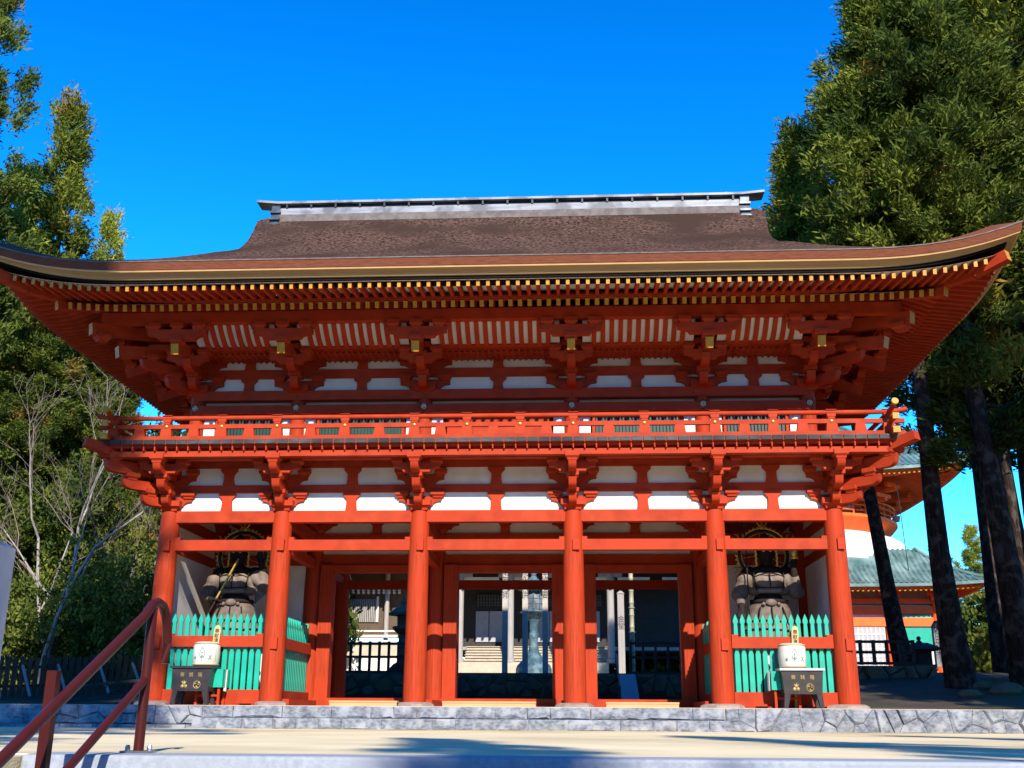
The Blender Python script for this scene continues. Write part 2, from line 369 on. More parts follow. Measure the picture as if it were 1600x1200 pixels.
# pillars
pm = MB().lathe([(.285, 0), (.285, .4), (.275, 2.0), (.262, 3.6), (.25, 4.5), (.235, 4.80)], n=28).mesh('pillar', 'redgrain')
fm = MB(); rg = random.Random(2)
fs_poly = [(rg.uniform(.40, .50)*cos(2*pi*i/11)*1.12, rg.uniform(.36, .46)*sin(2*pi*i/11)) for i in range(11)]
fm.add([(a*1.05, b*1.05, -.02) for a, b in fs_poly]+[(a, b, .06) for a, b in fs_poly]+[(a*.8, b*.8, .105) for a, b in fs_poly]+[(0, 0, .11)],
       [(i, (i+1) % 11, 11+(i+1) % 11, 11+i) for i in range(11)]+[(11+i, 11+(i+1) % 11, 22+(i+1) % 11, 22+i) for i in range(11)]+[(22+i, 22+(i+1) % 11, 33) for i in range(11)])
fme = fm.mesh('footing_stone', 'foot')
peg = MB().box(-.085, .085, -.33, -.2, -.14, .14).mesh('wedge_peg', 'red')
for j, y in enumerate(GY):
    for i, x in enumerate(GX):
        p = glink('pillar', pm, (x, y, -.03))
        link('footing_stone', fme, p, (0, 0, -.09), rg.uniform(0, 6))
        if j == 0:
            link('wedge_peg', peg, p, (.07, .005, 3.90)); 
            if i in (0, 1, 4, 5): link('wedge_peg', peg, p, (.07, 0, 1.42))
# beams of the lower storey, row by row
for y in GY:
    for a, b in zip(GX[:-1], GX[1:]):
        gp('head_beam', MB().box(a+.02, b-.02, y-.135, y+.135, 4.488, 4.79), 'red')
for a, b in zip(GX[:-1], GX[1:]):
    g = MB().box(a+.02, b-.02, -.12, .12, 3.756, 4.03)
    g.box(a+.2, a+.36, -.115, .115, 4.0, 4.10); g.box(b-.36, b-.2, -.115, .115, 4.0, 4.10)
    gp('tie_beam', g, 'red')
    gp('lintel_beam', MB().box(a+.02, b-.02, 3.72, 3.98, 3.87, 4.17), 'red')
    gp('tie_beam', MB().box(a+.02, b-.02, 7.58, 7.82, 3.62, 3.90), 'red')
for i, x in enumerate(GX):
    for a, b in zip(GY[:-1], GY[1:]):
        gp('side_beam', MB().box(x-.11, x+.11, a, b, 4.49, 4.78), 'red')
        gp('side_beam', MB().box(x-.10, x+.10, a, b, 3.76, 4.02), 'red')
        if i in (0, 5):
            gp('side_beam', MB().box(x-.10, x+.10, a, b, 1.36, 1.56), 'red')
            gp('side_beam', MB().box(x-.10, x+.10, a, b, -.08, .25), 'red')
            gp('plaster_panel', MB().box(x-.05, x+.05, a+.2, b-.2, .25, 4.49), 'white')
# walls: statue chambers (middle row), and plaster over the lintels
for a, b in zip(GX[:-1], GX[1:]):
    out = abs(a+b) > 10
    if out:
        gp('plaster_panel', MB().box(a+.2, b-.2, 3.80, 3.90, .2, 3.87), 'white')
        gp('sill_beam', MB().box(a+.2, b-.2, 3.74, 3.97, -.1, .25), 'red')
    gp('plaster_panel', MB().box(a+.2, b-.2, 3.81, 3.89, 4.17, 4.488), 'white')
# door frames in the middle row
for bi, (a, b) in enumerate([(GX[1], GX[2]), (GX[2], GX[3]), (GX[3], GX[4])]):
    for sgn, x in ((1, a), (-1, b)):
        c = x+sgn*.44
        gp('door_post', MB().box(c-.19, c+.19, 3.56, 3.98, -.1, 3.87), 'redgrain')
    gp('door_lintel', MB().box(a+.62, b-.62, 3.62, 3.95, 3.66, 3.865), 'red')
    gp('threshold', MB().box(a+.24, b-.24, 3.48, 3.99, -.11, .13), 'red')
# sill blocks beside the passage pillars
for x in (GX[1], GX[2], GX[3], GX[4]):
    gp('sill_block', MB().box(x-.42 if x > 0 else x+.16, x-.16 if x > 0 else x+.42, .20, 3.2, -.115, .05), 'red')
# ceiling over the passage
gp('passage_ceiling', MB().box(-8.5, 8.5, .3, 7.5, 5.30, 5.36), 'red')
# wall band above the head beam: plaster, two ties, struts
def shaped_strut(y, z0, z1, w):
    h = z1-z0
    pr = [(-w*.42, z0), (w*.42, z0), (w*.36, z0+h*.35), (w*.36, z0+h*.62), (w*.55, z0+h*.78), (w*.62, z0+h*.82), (w*.62, z1), (-w*.62, z1), (-w*.62, z0+h*.82), (-w*.55, z0+h*.78), (-w*.36, z0+h*.62), (-w*.36, z0+h*.35)]
    return MB().prism(pr, 'y', y-.11, y+.02)
def wall_band(xs, y, zb, ties, top, sw=.36):
    for a, b in zip(xs[:-1], xs[1:]):
        gp('plaster_panel', MB().box(a+.02, b-.02, y-.03, y+.03, zb, top), 'white')
        m = (a+b)/2; z = zb
        for t0, t1 in ties:
            gp('wall_tie', MB().box(a+.02, b-.02, y-.085, y+.05, t0, t1), 'red')
            o = gp('strut', shaped_strut(y, z+.002, t0-.002, sw), 'red'); o.location.x = m
            z = t1
wall_band(GX, 0, 4.79, [(5.282, 5.487), (5.951, 6.14)], 6.2)
wall_band(GX[1:5], 3.85, 4.79, [(5.20, 5.30)], 5.3)
for x in (GX[0], GX[5]):
    gp('plaster_panel', MB().box(x-.03, x+.03, 0, 7.7, 4.79, 6.2), 'white')
    gp('wall_tie', MB().box(x-.085, x+.085, 0, 7.7, 5.285, 5.484), 'red')
    gp('wall_tie', MB().box(x-.085, x+.085, 0, 7.7, 5.953, 6.138), 'red')
gp('plaster_panel', MB().box(-8.6, 8.6, 7.67, 7.73, 4.79, 6.2), 'white')

# ---- bracket sets
def arm_profile(L, h, c=.20, nose=.5):
    """half-length L, height h: flat top, ends rounded up from below"""
    pts = [(-L, h), (-L, h*(1-nose))]
    for k in range(1, 6):
        t = k/5*pi/2; pts.append((-L+c*sin(t)*1.0, h*(1-nose)-(h*(1-nose))*(1-cos(t))))
    q = [(-a, b) for a, b in pts[::-1]]
    return (pts+q)[::-1]
def arm_x(L, h, w, c=.22): return MB().prism(arm_profile(L, h, c), 'y', -w/2, w/2)
def nose_profile(y0, reach, h):
    """forward arm from y0 back to -reach front, with a curved, slightly lifted nose (y,z)"""
    pts = [(y0, 0), (-reach+.26, 0)]
    for k in range(1, 6):
        t = k/5*pi/2; pts.append((-reach+.26-.24*sin(t), h*.62*(1-cos(t))))
    pts += [(-reach-.02, h*1.06), (-reach+.05, h*.98), (-reach+.16, h), (y0, h)]
    return pts[::-1]
def arm_y(y0, reach, h, w): return MB().prism(nose_profile(y0, reach, h), 'x', -w/2, w/2)
def block(a, h):
    g = MB(); b = a*.68
    g.frus(0, 0, 0, h*.22, b, b*1.06); g.frus(0, 0, h*.22, h*.45, b*1.06, a); g.box(-a, a, -a, a, h*.45, h); return g
BM = {}
def bm(key, fn, m='red'):
    if key not in BM: BM[key] = fn().mesh(key.split('|')[0], m)
    return BM[key]
def bracket(loc, spec, rz=0, name='bracket_set', root_block=(.31, .26)):
    o = glink(name, bm('bearing_block|root%s' % (root_block,), lambda: block(*root_block)), loc, rz)
    for nm, key, fn, l, r, *m in spec:
        link(nm, bm(nm+'|'+key, fn, *(m or ['red'])), o, l, r)
    return o
def lower_spec(corner=0):
    sp = []
    def armx(key, L, h, w, y, z, r=0): sp.append(('bracket_arm', key, lambda: arm_x(L, h, w), (0, y, z) if not r else (y*r, 0, z), pi/2 if r else 0))
    def army(key, y0, reach, h, w, z, r=0): sp.append(('bracket_arm', key, lambda: arm_y(y0, reach, h, w), (0, 0, z), r))
    def blk(x, y, z, a=.17, h=.2, r=0): sp.append(('bearing_block', 'b%.2f_%.2f' % (a, h), lambda: block(a, h), (x, y, z), r))
    wa, ha = .2, .24
    dirs = [0] if not corner else [0, pi/2*corner]
    # wall plane arms and their blocks
    armx('wall1', .56, ha, wa, 0, .14); armx('wall2', .62, .26, wa, 0, .70)
    for sx in (-.47, .47): blk(sx, -.02, .34, .18, .17)
    for sx in (-.53, .53): blk(sx, -.02, .93, .16, .19)
    for r in dirs:
        R = Matrix.Rotation(r, 3, 'Z')
        def pt(x, y): v = R @ Vector((x, y, 0)); return v.x, v.y
        army('fwd1', .2, .58, ha, wa, .10, r); x, y = pt(0, -.42); blk(x, y, .33, .16, .17, r)
        army('fwd2', .2, .98, ha, wa, .44, r); x, y = pt(0, -.82); blk(x, y, .67, .16, .17, r)
        army('fwd3', .2, 1.36, .30, wa, .82, r)
        x, y = pt(0, -1.24); blk(x, y, 1.05, .18, .22, r)
        x, y = pt(0, -.82); sp.append(('bracket_arm', 'outer', lambda: arm_x(.60, .25, .2, .26), (x, y, .86), r))
        for s in (-.5, .5):
            x, y = pt(s, -.82); blk(x, y, 1.06, .15, .17, r)
    if corner:
        r = pi/4*corner
        army('hip1', .2, .86, ha, wa, .10, r); army('hip2', .2, 1.42, ha, wa, .46, r); army('hip3', .2, 1.92, .30, wa, .84, r)
        R = Matrix.Rotation(r, 3, 'Z')
        for d, z in ((.62, .33), (1.18, .69), (1.7, 1.10)):
            v = R @ Vector((0, -d, 0)); blk(v.x, v.y, z, .17, .19, r)
        sp.append(('balcony_nose', 'n', lambda: MB().prism([(-1.5, 1.16), (-2.5, 1.40), (-2.46, 1.62), (-1.5, 1.42)], 'x', -.13, .13), (0, 0, 0), r))
    return sp
for i, x in enumerate(GX):
    bracket((x, 0, 4.785), lower_spec(0 if 0 < i < 5 else (-1 if i == 0 else 1)))
for sgn in (-1, 1):
    for y in GY[1:]:
        bracket((sgn*8.655, y, 4.785), lower_spec(0), sgn*pi/2)
# half-hidden brackets over the middle row
for x in GX[1:5]:
    bracket((x, 3.85, 4.785), [('bracket_arm', 'mid', lambda: arm_x(.62, .26, .24), (0, -.06, .14), 0), ('bracket_arm', 'midf', lambda: arm_y(.2, .58, .24, .2), (0, 0, .1), 0)])

# ---- balcony
BY, BXX = -1.26, 9.95
for y, s in ((BY, 1),):
    gp('balcony_beam', MB().box(-10.2, 10.2, y-.11, y+.11, 5.975, 6.115), 'red')
    gp('balcony_beam', MB().box(-10.2, 10.2, -.96, -.74, 5.995, 6.13), 'red')
for sgn in (-1, 1):
    gp('balcony_beam', MB().box(sgn*9.91-.11, sgn*9.91+.11, BY+.115, 9.0, 5.977, 6.113), 'red')
g = MB()
n = 70; sp = 20.3/n
for k in range(n):
    x0 = -10.15+k*sp
    g.box(x0+.014, x0+sp-.014, -1.54, -1.20, 6.272, 6.385)
gp('floor_board_ends', g, 'blackwood')
g = MB(); g.box(-10.14, 10.14, -1.50, 9.2, 6.262, 6.375)
g.box(-10.12, 10.12, -1.42, 9.1, 6.20, 6.262)
for k in range(n+1):
    x0 = -10.15+k*sp; g.box(x0-.016, x0+.016, -1.46, -1.1, 6.118, 6.26)
gp('balcony_floor', g, 'red')
rail = gp('balcony_railing', MB().box(-10.28, 10.28, BY-.08, BY+.08, 6.388, 6.525), 'red')
for sgn in (-1, 1):
    link('base_rail', MB().box(sgn*BXX-.08, sgn*BXX+.08, BY-.42, 9.0, 6.39, 6.523).mesh('base_rail', 'red'), rail)
    link('middle_rail', MB().box(sgn*BXX-.05, sgn*BXX+.05, BY-.44, 9.0, 6.735, 6.845).mesh('middle_rail', 'red'), rail)
    link('top_rail', MB().tube([(sgn*BXX, BY-.50, 7.13), (sgn*BXX, BY-.2, 7.05), (sgn*BXX, BY+.3, 7.025), (sgn*BXX, 9.0, 7.025)], .062, 12).mesh('top_rail', 'red'), rail)
    g = MB(); g.box(sgn*BXX-.085, sgn*BXX+.085, BY-.50, BY-.421, 6.375, 6.53); link('gilt_cap', g.mesh('gilt_cap', 'yellow'), rail)
    g = MB(); g.box(sgn*BXX-.075, sgn*BXX+.075, BY-.52, BY-.441, 6.715, 6.865); link('gilt_cap', g.mesh('gilt_cap', 'yellow'), rail)
    g = MB(); g.tube([(sgn*BXX, BY-.58, 7.15), (sgn*BXX, BY-.50, 7.13)], .085, 14); link('gilt_cap', g.mesh('gilt_cap', 'yellow'), rail)
    for ys_ in (1.5, 4, 6.5):
        link('rail_post', MB().box(sgn*BXX-.07, sgn*BXX+.07, ys_-.1, ys_+.1, 6.52, 6.98).mesh('rail_post', 'red'), rail)
link('middle_rail', MB().box(-10.30, 10.30, BY-.05, BY+.05, 6.732, 6.843).mesh('middle_rail', 'red'), rail)
link('top_rail', MB().tube([(-10.38, BY, 7.10), (-10.1, BY, 7.045), (-9.5, BY, 7.02), (9.5, BY, 7.02), (10.1, BY, 7.045), (10.38, BY, 7.10)], .062, 12).mesh('top_rail', 'red'), rail)
PX = [.68, 2.03, 3.83, 5.6, 7.05, 8.5, 9.9]; PX = sorted([-p for p in PX]+PX)
g = MB().frus(0, 0, 6.527, 6.732, .15, .115, .07, .07); blk_me = g.mesh('baluster', 'red')
g = MB().frus(0, 0, 6.527, 6.732, .15, .125, .075, .075); g.frus(0, 0, 6.845, 6.90, .085, .085, .06, .06); g.frus(0, 0, 6.90, 6.985, .10, .115, .07, .07); g.box(-.13, .13, -.075, .075, 7.075, 7.09); post_me = g.mesh('rail_post', 'red')
stud_me = MB().ball((0, -.06, 0), .042, .02, .042, 10, 6).mesh('gilt_stud', 'gold')
for a, b in zip(PX, PX[1:]+[None]):
    p = link('rail_post', post_me, rail, (a, BY, 0)); link('gilt_stud', stud_me, rail, (a, BY, 6.79))
    if b is not None: link('baluster', blk_me, rail, ((a+b)/2, BY, 0))

# ---- upper storey walls
gp('upper_core', MB().box(-8.2, 8.2, UY0+.25, UY1-.25, 6.3, 11.0), 'red')
for x in UX:
    for y in (UY0, UY1):
        gp('upper_pillar', MB().lathe([(.2, 6.3), (.2, 8.05)], (x, y, 0), 20), 'redgrain')
for a, b in zip(UX[:-1], UX[1:]):
    m = (a+b)/2; y = UY0
    gp('upper_beam', MB().box(a+.02, b-.02, y-.24, y-.03, 7.50, 7.74), 'red')
    gp('upper_beam', MB().box(a+.02, b-.02, y-.22, y+.02, 7.89, 8.155), 'red')
    gp('plaster_panel', MB().box(a+.1, b-.1, y+.06, y+.10, 7.74, 7.89), 'white')
    for sx in (a+.34, b-.34):
        gp('plaster_panel', MB().box(sx-.16, sx+.16, y+.02, y+.09, 6.42, 7.5), 'white')
    w = (b-a)/2-.62
    if abs(m) > 1:
        wf = gp('lattice_window', MB().box(m-w, m+w, y+.04, y+.08, 6.55, 7.42), 'dgreen')
        g = MB(); k = int(2*w/.09)
        for q in range(k): g.box(m-w+q*.09+.02, m-w+q*.09+.065, y-.02, y+.04, 6.55, 7.42)
        link('lattice', g.mesh('lattice', 'dgreen'), wf)
        link('frame', MB().box(m-w-.08, m+w+.08, y-.03, y+.05, 7.421, 7.499).box(m-w-.08, m-w, y-.031, y+.05, 6.4, 7.42).box(m+w, m+w+.08, y-.031, y+.05, 6.4, 7.42).mesh('frame', 'red'), wf)
    else:
        gp('upper_door', MB().box(m-w, m-.01, y, y+.06, 6.4, 7.46).box(m+.01, m+w, y, y+.06, 6.4, 7.46), 'red')
med = MB().lathe([(.105, 0), (.105, .03), (.08, .035), (.075, .02), (.055, .02), (.05, .05), (.02, .07)], n=20)
med.m = [0]*20+[1]*20+[1]*20+[0]*20+[2]*20+[2]*20+[0, 2]
mme = med.mesh('medallion', ['white', 'iron', 'gold'])
for x in UX:
    o = glink('medallion', mme, (x, UY0-.243, 7.66)); o.rotation_euler = (pi/2, 0, 0)
wall_band(UX, UY0, 8.155, [(8.545, 8.80), (9.20, 9.40)], 9.45)
for sgn in (-1, 1):
    gp('plaster_panel', MB().box(sgn*8.3-.03, sgn*8.3+.03, UY0, UY1, 6.4, 9.6), 'white')
    for z0, z1 in ((7.5, 7.738), (7.891, 8.153), (8.547, 8.798), (9.202, 9.398)):
        gp('wall_tie', MB().box(sgn*8.3-.1, sgn*8.3+.1, UY0+.03, UY1, z0, z1), 'red')
def upper_spec(corner=0):
    sp = []
    def army(key, y0, reach, h, w, z, r=0): sp.append(('bracket_arm', 'U'+key, lambda: arm_y(y0, reach, h, w), (0, 0, z), r))
    def blk(x, y, z, a=.17, h=.2, r=0): sp.append(('bearing_block', 'b%.2f_%.2f' % (a, h), lambda: block(a, h), (x, y, z), r))
    wa, ha = .22, .25
    for key, L, z in (('w1', .68, .17), ('w2', .72, .74)):
        sp.append(('bracket_arm', 'U'+key, lambda L=L: arm_x(L, .27, .2, .26), (0, -.02, z), 0))
        for s in (-L+.14, L-.14): blk(s, -.04, z+.23, .17, .17)
    dirs = [0] if not corner else [0, pi/2*corner]
    for r in dirs:
        R = Matrix.Rotation(r, 3, 'Z')
        def pt(x, y): v = R @ Vector((x, y, 0)); return v.x, v.y
        army('f1', .2, .72, ha, wa, .12, r); x, y = pt(0, -.55); blk(x, y, .36, .17, .19, r)
        army('f2', .2, 1.22, ha, wa, .50, r); x, y = pt(0, -1.05); blk(x, y, .74, .17, .19, r)
        x, y = pt(0, -1.08); sp.append(('bracket_arm', 'Uo1', lambda: arm_x(.56, .25, .2, .26), (x, y, .62), r))
        for s in (-.42, .42):
            x, y = pt(s, -1.08); blk(x, y, .86, .16, .18, r)
        # tail rafter with a yellow end
        x, y = pt(0, 0)
        sp.append(('tail_rafter', 'Ut', lambda: MB().bar((0, .3, 1.45), (0, -2.12, .72), .2, .28, 0, endmi=1), (0, 0, 0), r, ['red', 'yellow']))
        x, y = pt(0, -2.0); blk(x, y, .86, .17, .18, r)
        x, y = pt(0, -2.0); sp.append(('bracket_arm', 'Uo2', lambda: arm_x(.78, .27, .22, .30), (x, y, 1.0), r))
        for s in (-.6, 0, .6):
            x, y = pt(s, -2.0); blk(x, y, 1.25, .17, .2, r)
        for s in (-.78, .78):
            x, y = pt(s, -2.0); blk(x, y, 1.28, .09, .16, r)
    if corner:
        r = pi/4*corner; R = Matrix.Rotation(r, 3, 'Z')
        army('h1', .2, 1.0, ha, wa, .12, r); army('h2', .2, 1.75, ha, wa, .50, r)
        for d, z in ((.8, .36), (1.5, .74), (2.85, .98)):
            v = R @ Vector((0, -d, 0)); blk(v.x, v.y, z, .18, .2, r)
        sp.append(('tail_rafter', 'Uh1', lambda: MB().bar((0, .3, 1.30), (0, -2.42, .80), .24, .30, 0, endmi=1), (0, 0, 0), r, ['red', 'yellow']))
        sp.append(('tail_rafter', 'Uh2', lambda: MB().bar((0, .3, 1.72), (0, -3.18, 1.26), .24, .30, 0, endmi=1), (0, 0, 0), r, ['red', 'yellow']))
    return sp
UZ = 8.0
for i, x in enumerate(UX):
    bracket((x, UY0, UZ+.02), upper_spec(0 if 0 < i < 5 else (-1 if i == 0 else 1)), root_block=(.31, .30))
for sgn in (-1, 1):
    for y in (2.7, 5.0, 7.4):
        bracket((sgn*8.3, y, UZ+.02), upper_spec(0), sgn*pi/2, root_block=(.31, .30))
# purlin ring under the rafters, and the curved rib band behind it
gp('eave_purlin', MB().box(-10.35, 10.35, -1.81, -1.58, 9.47, 9.77), 'red')
for sgn in (-1, 1): gp('eave_purlin', MB().box(sgn*10.2-.12, sgn*10.2+.12, -1.57, 9.3, 9.472, 9.768), 'red')
gp('inner_purlin', MB().box(-9.4, 9.4, -.88, -.68, 9.06, 9.20), 'red')
for sgn in (-1, 1): gp('inner_purlin', MB().box(sgn*9.18-.1, sgn*9.18+.1, -.67, 8.4, 9.062, 9.198), 'red')
def rib_arc(t): return (-.86-.74*t, 9.10+.42*t**1.6)
for a, b in zip(UX[:-1], UX[1:]):
    pr = [rib_arc(k/5) for k in range(6)]
    poly = pr+[(y, z+.03) for y, z in pr[::-1]]
    lo, hi = (a+.6 if a > -9 else a+.5), (b-.6 if b < 9 else b-.5)
    if hi-lo < .3: continue
    gp('ceiling_cove', MB().prism(poly, 'x', lo-.3, hi+.3), 'white')
    g = MB(); k = max(1, round((hi-lo)/.24)); st_ = (hi-lo)/k
    for q in range(k+1):
        xx = lo+q*st_; pl = [(y, z-.07) for y, z in pr]+[(y, z+.002) for y, z in pr[::-1]]
        g.prism(pl, 'x', xx-.06, xx+.06)
    gp('cove_ribs', g, 'red')
g = MB()
for k in range(int(17.4/.16)): g.box(-8.7+k*.16, -8.7+k*.16+.05, -.66, .2, 8.98, 9.03)
for y in (-.5, -.3, -.1): g.box(-8.7, 8.7, y, y+.05, 8.975, 9.025)
gp('lattice_ceiling', g, 'red')
gp('ceiling_boards', MB().box(-8.9, 8.9, -.67, .26, 9.04, 9.07), 'red')

# ---- roof
EX, EY0, EY1 = 12.65, -4.0, 11.7; CY = 3.85
def lift(x, y):
    a = min(max((abs(x)-8.5)/4.15, 0), 1); b = min(max((abs(y-CY)-3.7)/4.15, 0), 1)
    return .64*min(a, b)**2.5*max(a, b)
def prof(s): return 10.25+.441*s+.00317*s**3
def zt(x, y):
    sy = 7.85-abs(y-CY); sx = EX-abs(x)
    return prof(min(sx, sy))+lift(x, y)
# front and back slopes, hip sides, each with thickness at the verge
g = MB()
def grid(fn, nu, nv, mi=0, flip=False):
    vs = [fn(i/nu, j/nv) for j in range(nv+1) for i in range(nu+1)]
    fs = [(j*(nu+1)+i, j*(nu+1)+i+1, (j+1)*(nu+1)+i+1, (j+1)*(nu+1)+i) for j in range(nv) for i in range(nu)]
    if flip: fs = [f[::-1] for f in fs]
    g.add(vs, fs, mi)
def xhalf(s):
    a, b = EX-s, 7.65+(s-5)*(.55/2.85)
    return .5*(a+b+sqrt((a-b)**2+.8))-.03
def front(u, v, sg=1):
    s = v*7.85; xh = xhalf(s); uu = 2*u-1
    x = xh*(.6*uu+.4*uu*abs(uu)**.6)
    y = (EY0+s) if sg > 0 else (EY1-s)
    z = prof(s)+lift(x, y)
    e = max(0, abs(x)-(xh-.5))/.5
    if s > 4.6: z -= .12*e*e*min(1, (s-4.6)/.6)
    return (x, y, z)
grid(lambda u, v: front(u, v), 60, 26); grid(lambda u, v: front(u, v, -1), 60, 14, flip=True)
def side(u, v, sg):
    s = v*4.98; yh = 7.85-s; y = CY+yh*(2*u-1); x = sg*(EX-s); return (x, y, prof(s)+lift(x, y))
grid(lambda u, v: side(u, v, 1), 30, 10); grid(lambda u, v: side(u, v, -1), 30, 10, flip=True)
roof = gp('bark_roof', g, 'bark')
# verge (thick bark edge along the gable) and gable walls
for sg in (-1, 1):
    g = MB()
    for fb in (1, -1):
        ring = []
        for k in range(9):
            s = 4.7+k/8*3.15; x, y, z = front(1 if sg > 0 else 0, s/7.85, fb)
            ring.append(((x, y, z), (x-sg*.10, y, z-.30), (x-sg*.75, y, z-.34)))
        for k in range(8):
            p, q = ring[k], ring[k+1]
            g.add([*p, *q], [(0, 3, 4, 1), (1, 4, 5, 2)])
    link('gable_verge', g.mesh('gable_verge', 'verge'), roof)
    g = MB(); gx = sg*7.1
    tri = [(CY-2.6+k/8*2.6, prof(5.25+k/8*2.6)-.45) for k in range(9)]+[(CY+2.6-k/8*2.6, prof(5.25+k/8*2.6)-.45) for k in range(7, -1, -1)]
    g.prism(tri, 'x', min(gx, gx-sg*.1), max(gx, gx-sg*.1)); link('gable_wall', g.mesh('gable_wall', 'red'), roof)
# eave edge layers following the curve all the way round
def eave_path(inset, n=44):
    ex, y0, y1 = EX-inset, EY0+inset, EY1-inset
    P = []
    def cl(t): return math.copysign(abs(t)**.75, t)
    for k in range(n): P.append((ex*cl(2*k/n-1), y0))
    for k in range(n//2): P.append((ex, CY+(y1-CY)*cl(2*k/(n//2)-1)))
    for k in range(n): P.append((-ex*cl(2*k/n-1), y1))
    for k in range(n//2): P.append((-ex, CY-(y1-CY)*cl(2*k/(n//2)-1)))
    return P
def eave_ring(name, profile, m, parent=None):
    """profile: (inset, z) points, swept round the eaves with the corner lift"""
    g = MB(); n = None; rings = []
    for ins, z in profile:
        P = eave_path(ins); n = len(P)
        rings.append([(x, y, z+lift(*(lambda q: q)((x/(EX-ins)*EX, CY+(y-CY)/(7.85-ins)*7.85)))) for x, y in P])
    k = len(profile); vs = [p for r in rings for p in r]
    fs = [(a*n+i, a*n+(i+1) % n, ((a+1) % k)*n+(i+1) % n, ((a+1) % k)*n+i) for a in range(k) for i in range(n)]
    g.add(vs, [f[::-1] for f in fs]); return gp(name, g, m, parent)
eave_ring('eave_bark_edge', [(-.005, 10.255), (.02, 10.045), (.9, 10.08), (.5, 10.40)], 'barkedge', roof)
eave_ring('roof_edge_line', [(-.02, 10.272), (-.02, 10.245), (.03, 10.245), (.06, 10.285)], 'ridgetan', roof)
eave_ring('eave_edging', [(.035, 10.044), (.05, 10.0), (.5, 10.0), (.5, 10.044)], 'paleline', roof)
eave_ring('eave_fascia', [(.08, 9.998), (.16, 9.945), (.18, 9.945), (.24, 9.875), (.6, 9.875), (.6, 9.998)], 'fascia', roof)
eave_ring('fascia_black_board', [(.29, 9.874), (.30, 9.81), (.8, 9.81), (.8, 9.874)], 'blackboard', roof)  # board below the fascia, black in its own colour
# soffits
def soffit(profile, m, name):
    g = MB(); rings = []
    for ins, z in profile:
        P = eave_path(ins, 44); n = len(P)
        rings.append([(x, y, z+lift(x, y)) for x, y in P])
    vs = [p for r in rings for p in r]
    g.add(vs, [(a*n+i, a*n+(i+1) % n, (a+1)*n+(i+1) % n, (a+1)*n+i) for a in range(len(profile)-1) for i in range(n)]); return gp(name, g, m, roof)
soffit([(.35, 9.80), (1.6, 9.975)], 'soffit', 'flying_soffit')
soffit([(1.46, 9.715), (2.6, 10.12), (4.3, 10.80)], 'soffit', 'base_soffit')
eave_ring('rafter_fillet', [(1.42, 9.73), (1.42, 9.80), (1.62, 9.96), (1.62, 9.73)], 'red', roof)
# rafters: front ones singly (parts), side and rear ones as one mass
def flying(x, y_out, dirx=0, diry=-1):
    pass
RS = .242
def rafter_pair(c, side):
    """returns end points (outer, inner) of flying and base rafter at coordinate c along a side"""
    out = []
    for tier in (0, 1):
        i0, i1 = ((.40, 1.75), (1.48, 4.35))[tier]
        z0, z1 = ((9.715, 9.89), (9.615, 10.70))[tier]
        if side in ('f', 'b'):
            lim = EX-abs(c)
        else: lim = 7.85-abs(c-CY)
        i1 = min(i1, lim-.06) if lim-.06 > i0+.1 else None
        if i1 is None: out.append(None); continue
        full = ((1.75-.40), (4.35-1.48))[tier]
        zi = z0+(z1-z0)*(i1-i0)/full
        def pt(i, z):
            if side == 'f': x, y = c, EY0+i
            elif side == 'b': x, y = c, EY1-i
            elif side == 'l': x, y = -EX+i, c
            else: x, y = EX-i, c
            return (x, y, z+lift(x, y))
        out.append((pt(i1, zi), pt(i0, z0)))
    return out
stuffm = {0: MB(), 1: MB()}
cnt = [0, 0]
k0 = int(12.2/RS)
for k in sorted(range(-k0, k0+1), key=abs):
    for tier, e in enumerate(rafter_pair(k*RS, 'f')):
        if e is None: continue
        w, h = ((.085, .135), (.105, .175))[tier]
        if cnt[tier] < 100:
            cnt[tier] += 1
            gp(('flying_rafter', 'base_rafter')[tier], MB().bar(e[0], e[1], w, h, 0, endmi=1), ['red', 'yellow'])
        else: stuffm[tier].bar(e[0], e[1], w, h, 0, endmi=1)
for sd_ in ('l', 'r', 'b'):
    lo, hi = (-12, 12) if sd_ == 'b' else (EY0+.5, EY1-.5)
    k = int((hi-lo)/RS)
    for q in range(k+1):
        for tier, e in enumerate(rafter_pair(lo+q*RS, sd_)):
            if e is None: continue
            w, h = ((.085, .135), (.105, .175))[tier]; stuffm[tier].bar(e[0], e[1], w, h, 0, endmi=1)
for tier in (0, 1):
    o = gp(('flying_rafter', 'base_rafter')[tier]+'_rows', stuffm[tier], ['red', 'yellow']); o['kind'] = 'stuff'
# hip rafters at the corners
for sx in (-1, 1):
    for sy in (-1, 1):
        def hp(i, z):
            x, y = sx*(EX-i), (EY0+i if sy < 0 else EY1-i); return (x, y, z+lift(x, y))
        gp('hip_rafter', MB().bar(hp(4.3, 10.55), hp(1.42, 9.60), .22, .30, 0, endmi=1), ['red', 'yellow'])
        g = MB(); g.bar(hp(2.2, 9.87), hp(.9, 9.70), .22, .26); g.bar(hp(.9, 9.70), hp(.30, 9.67), .22, .26, 0, endmi=1)
        gp('hip_rafter', g, ['red', 'yellow'])
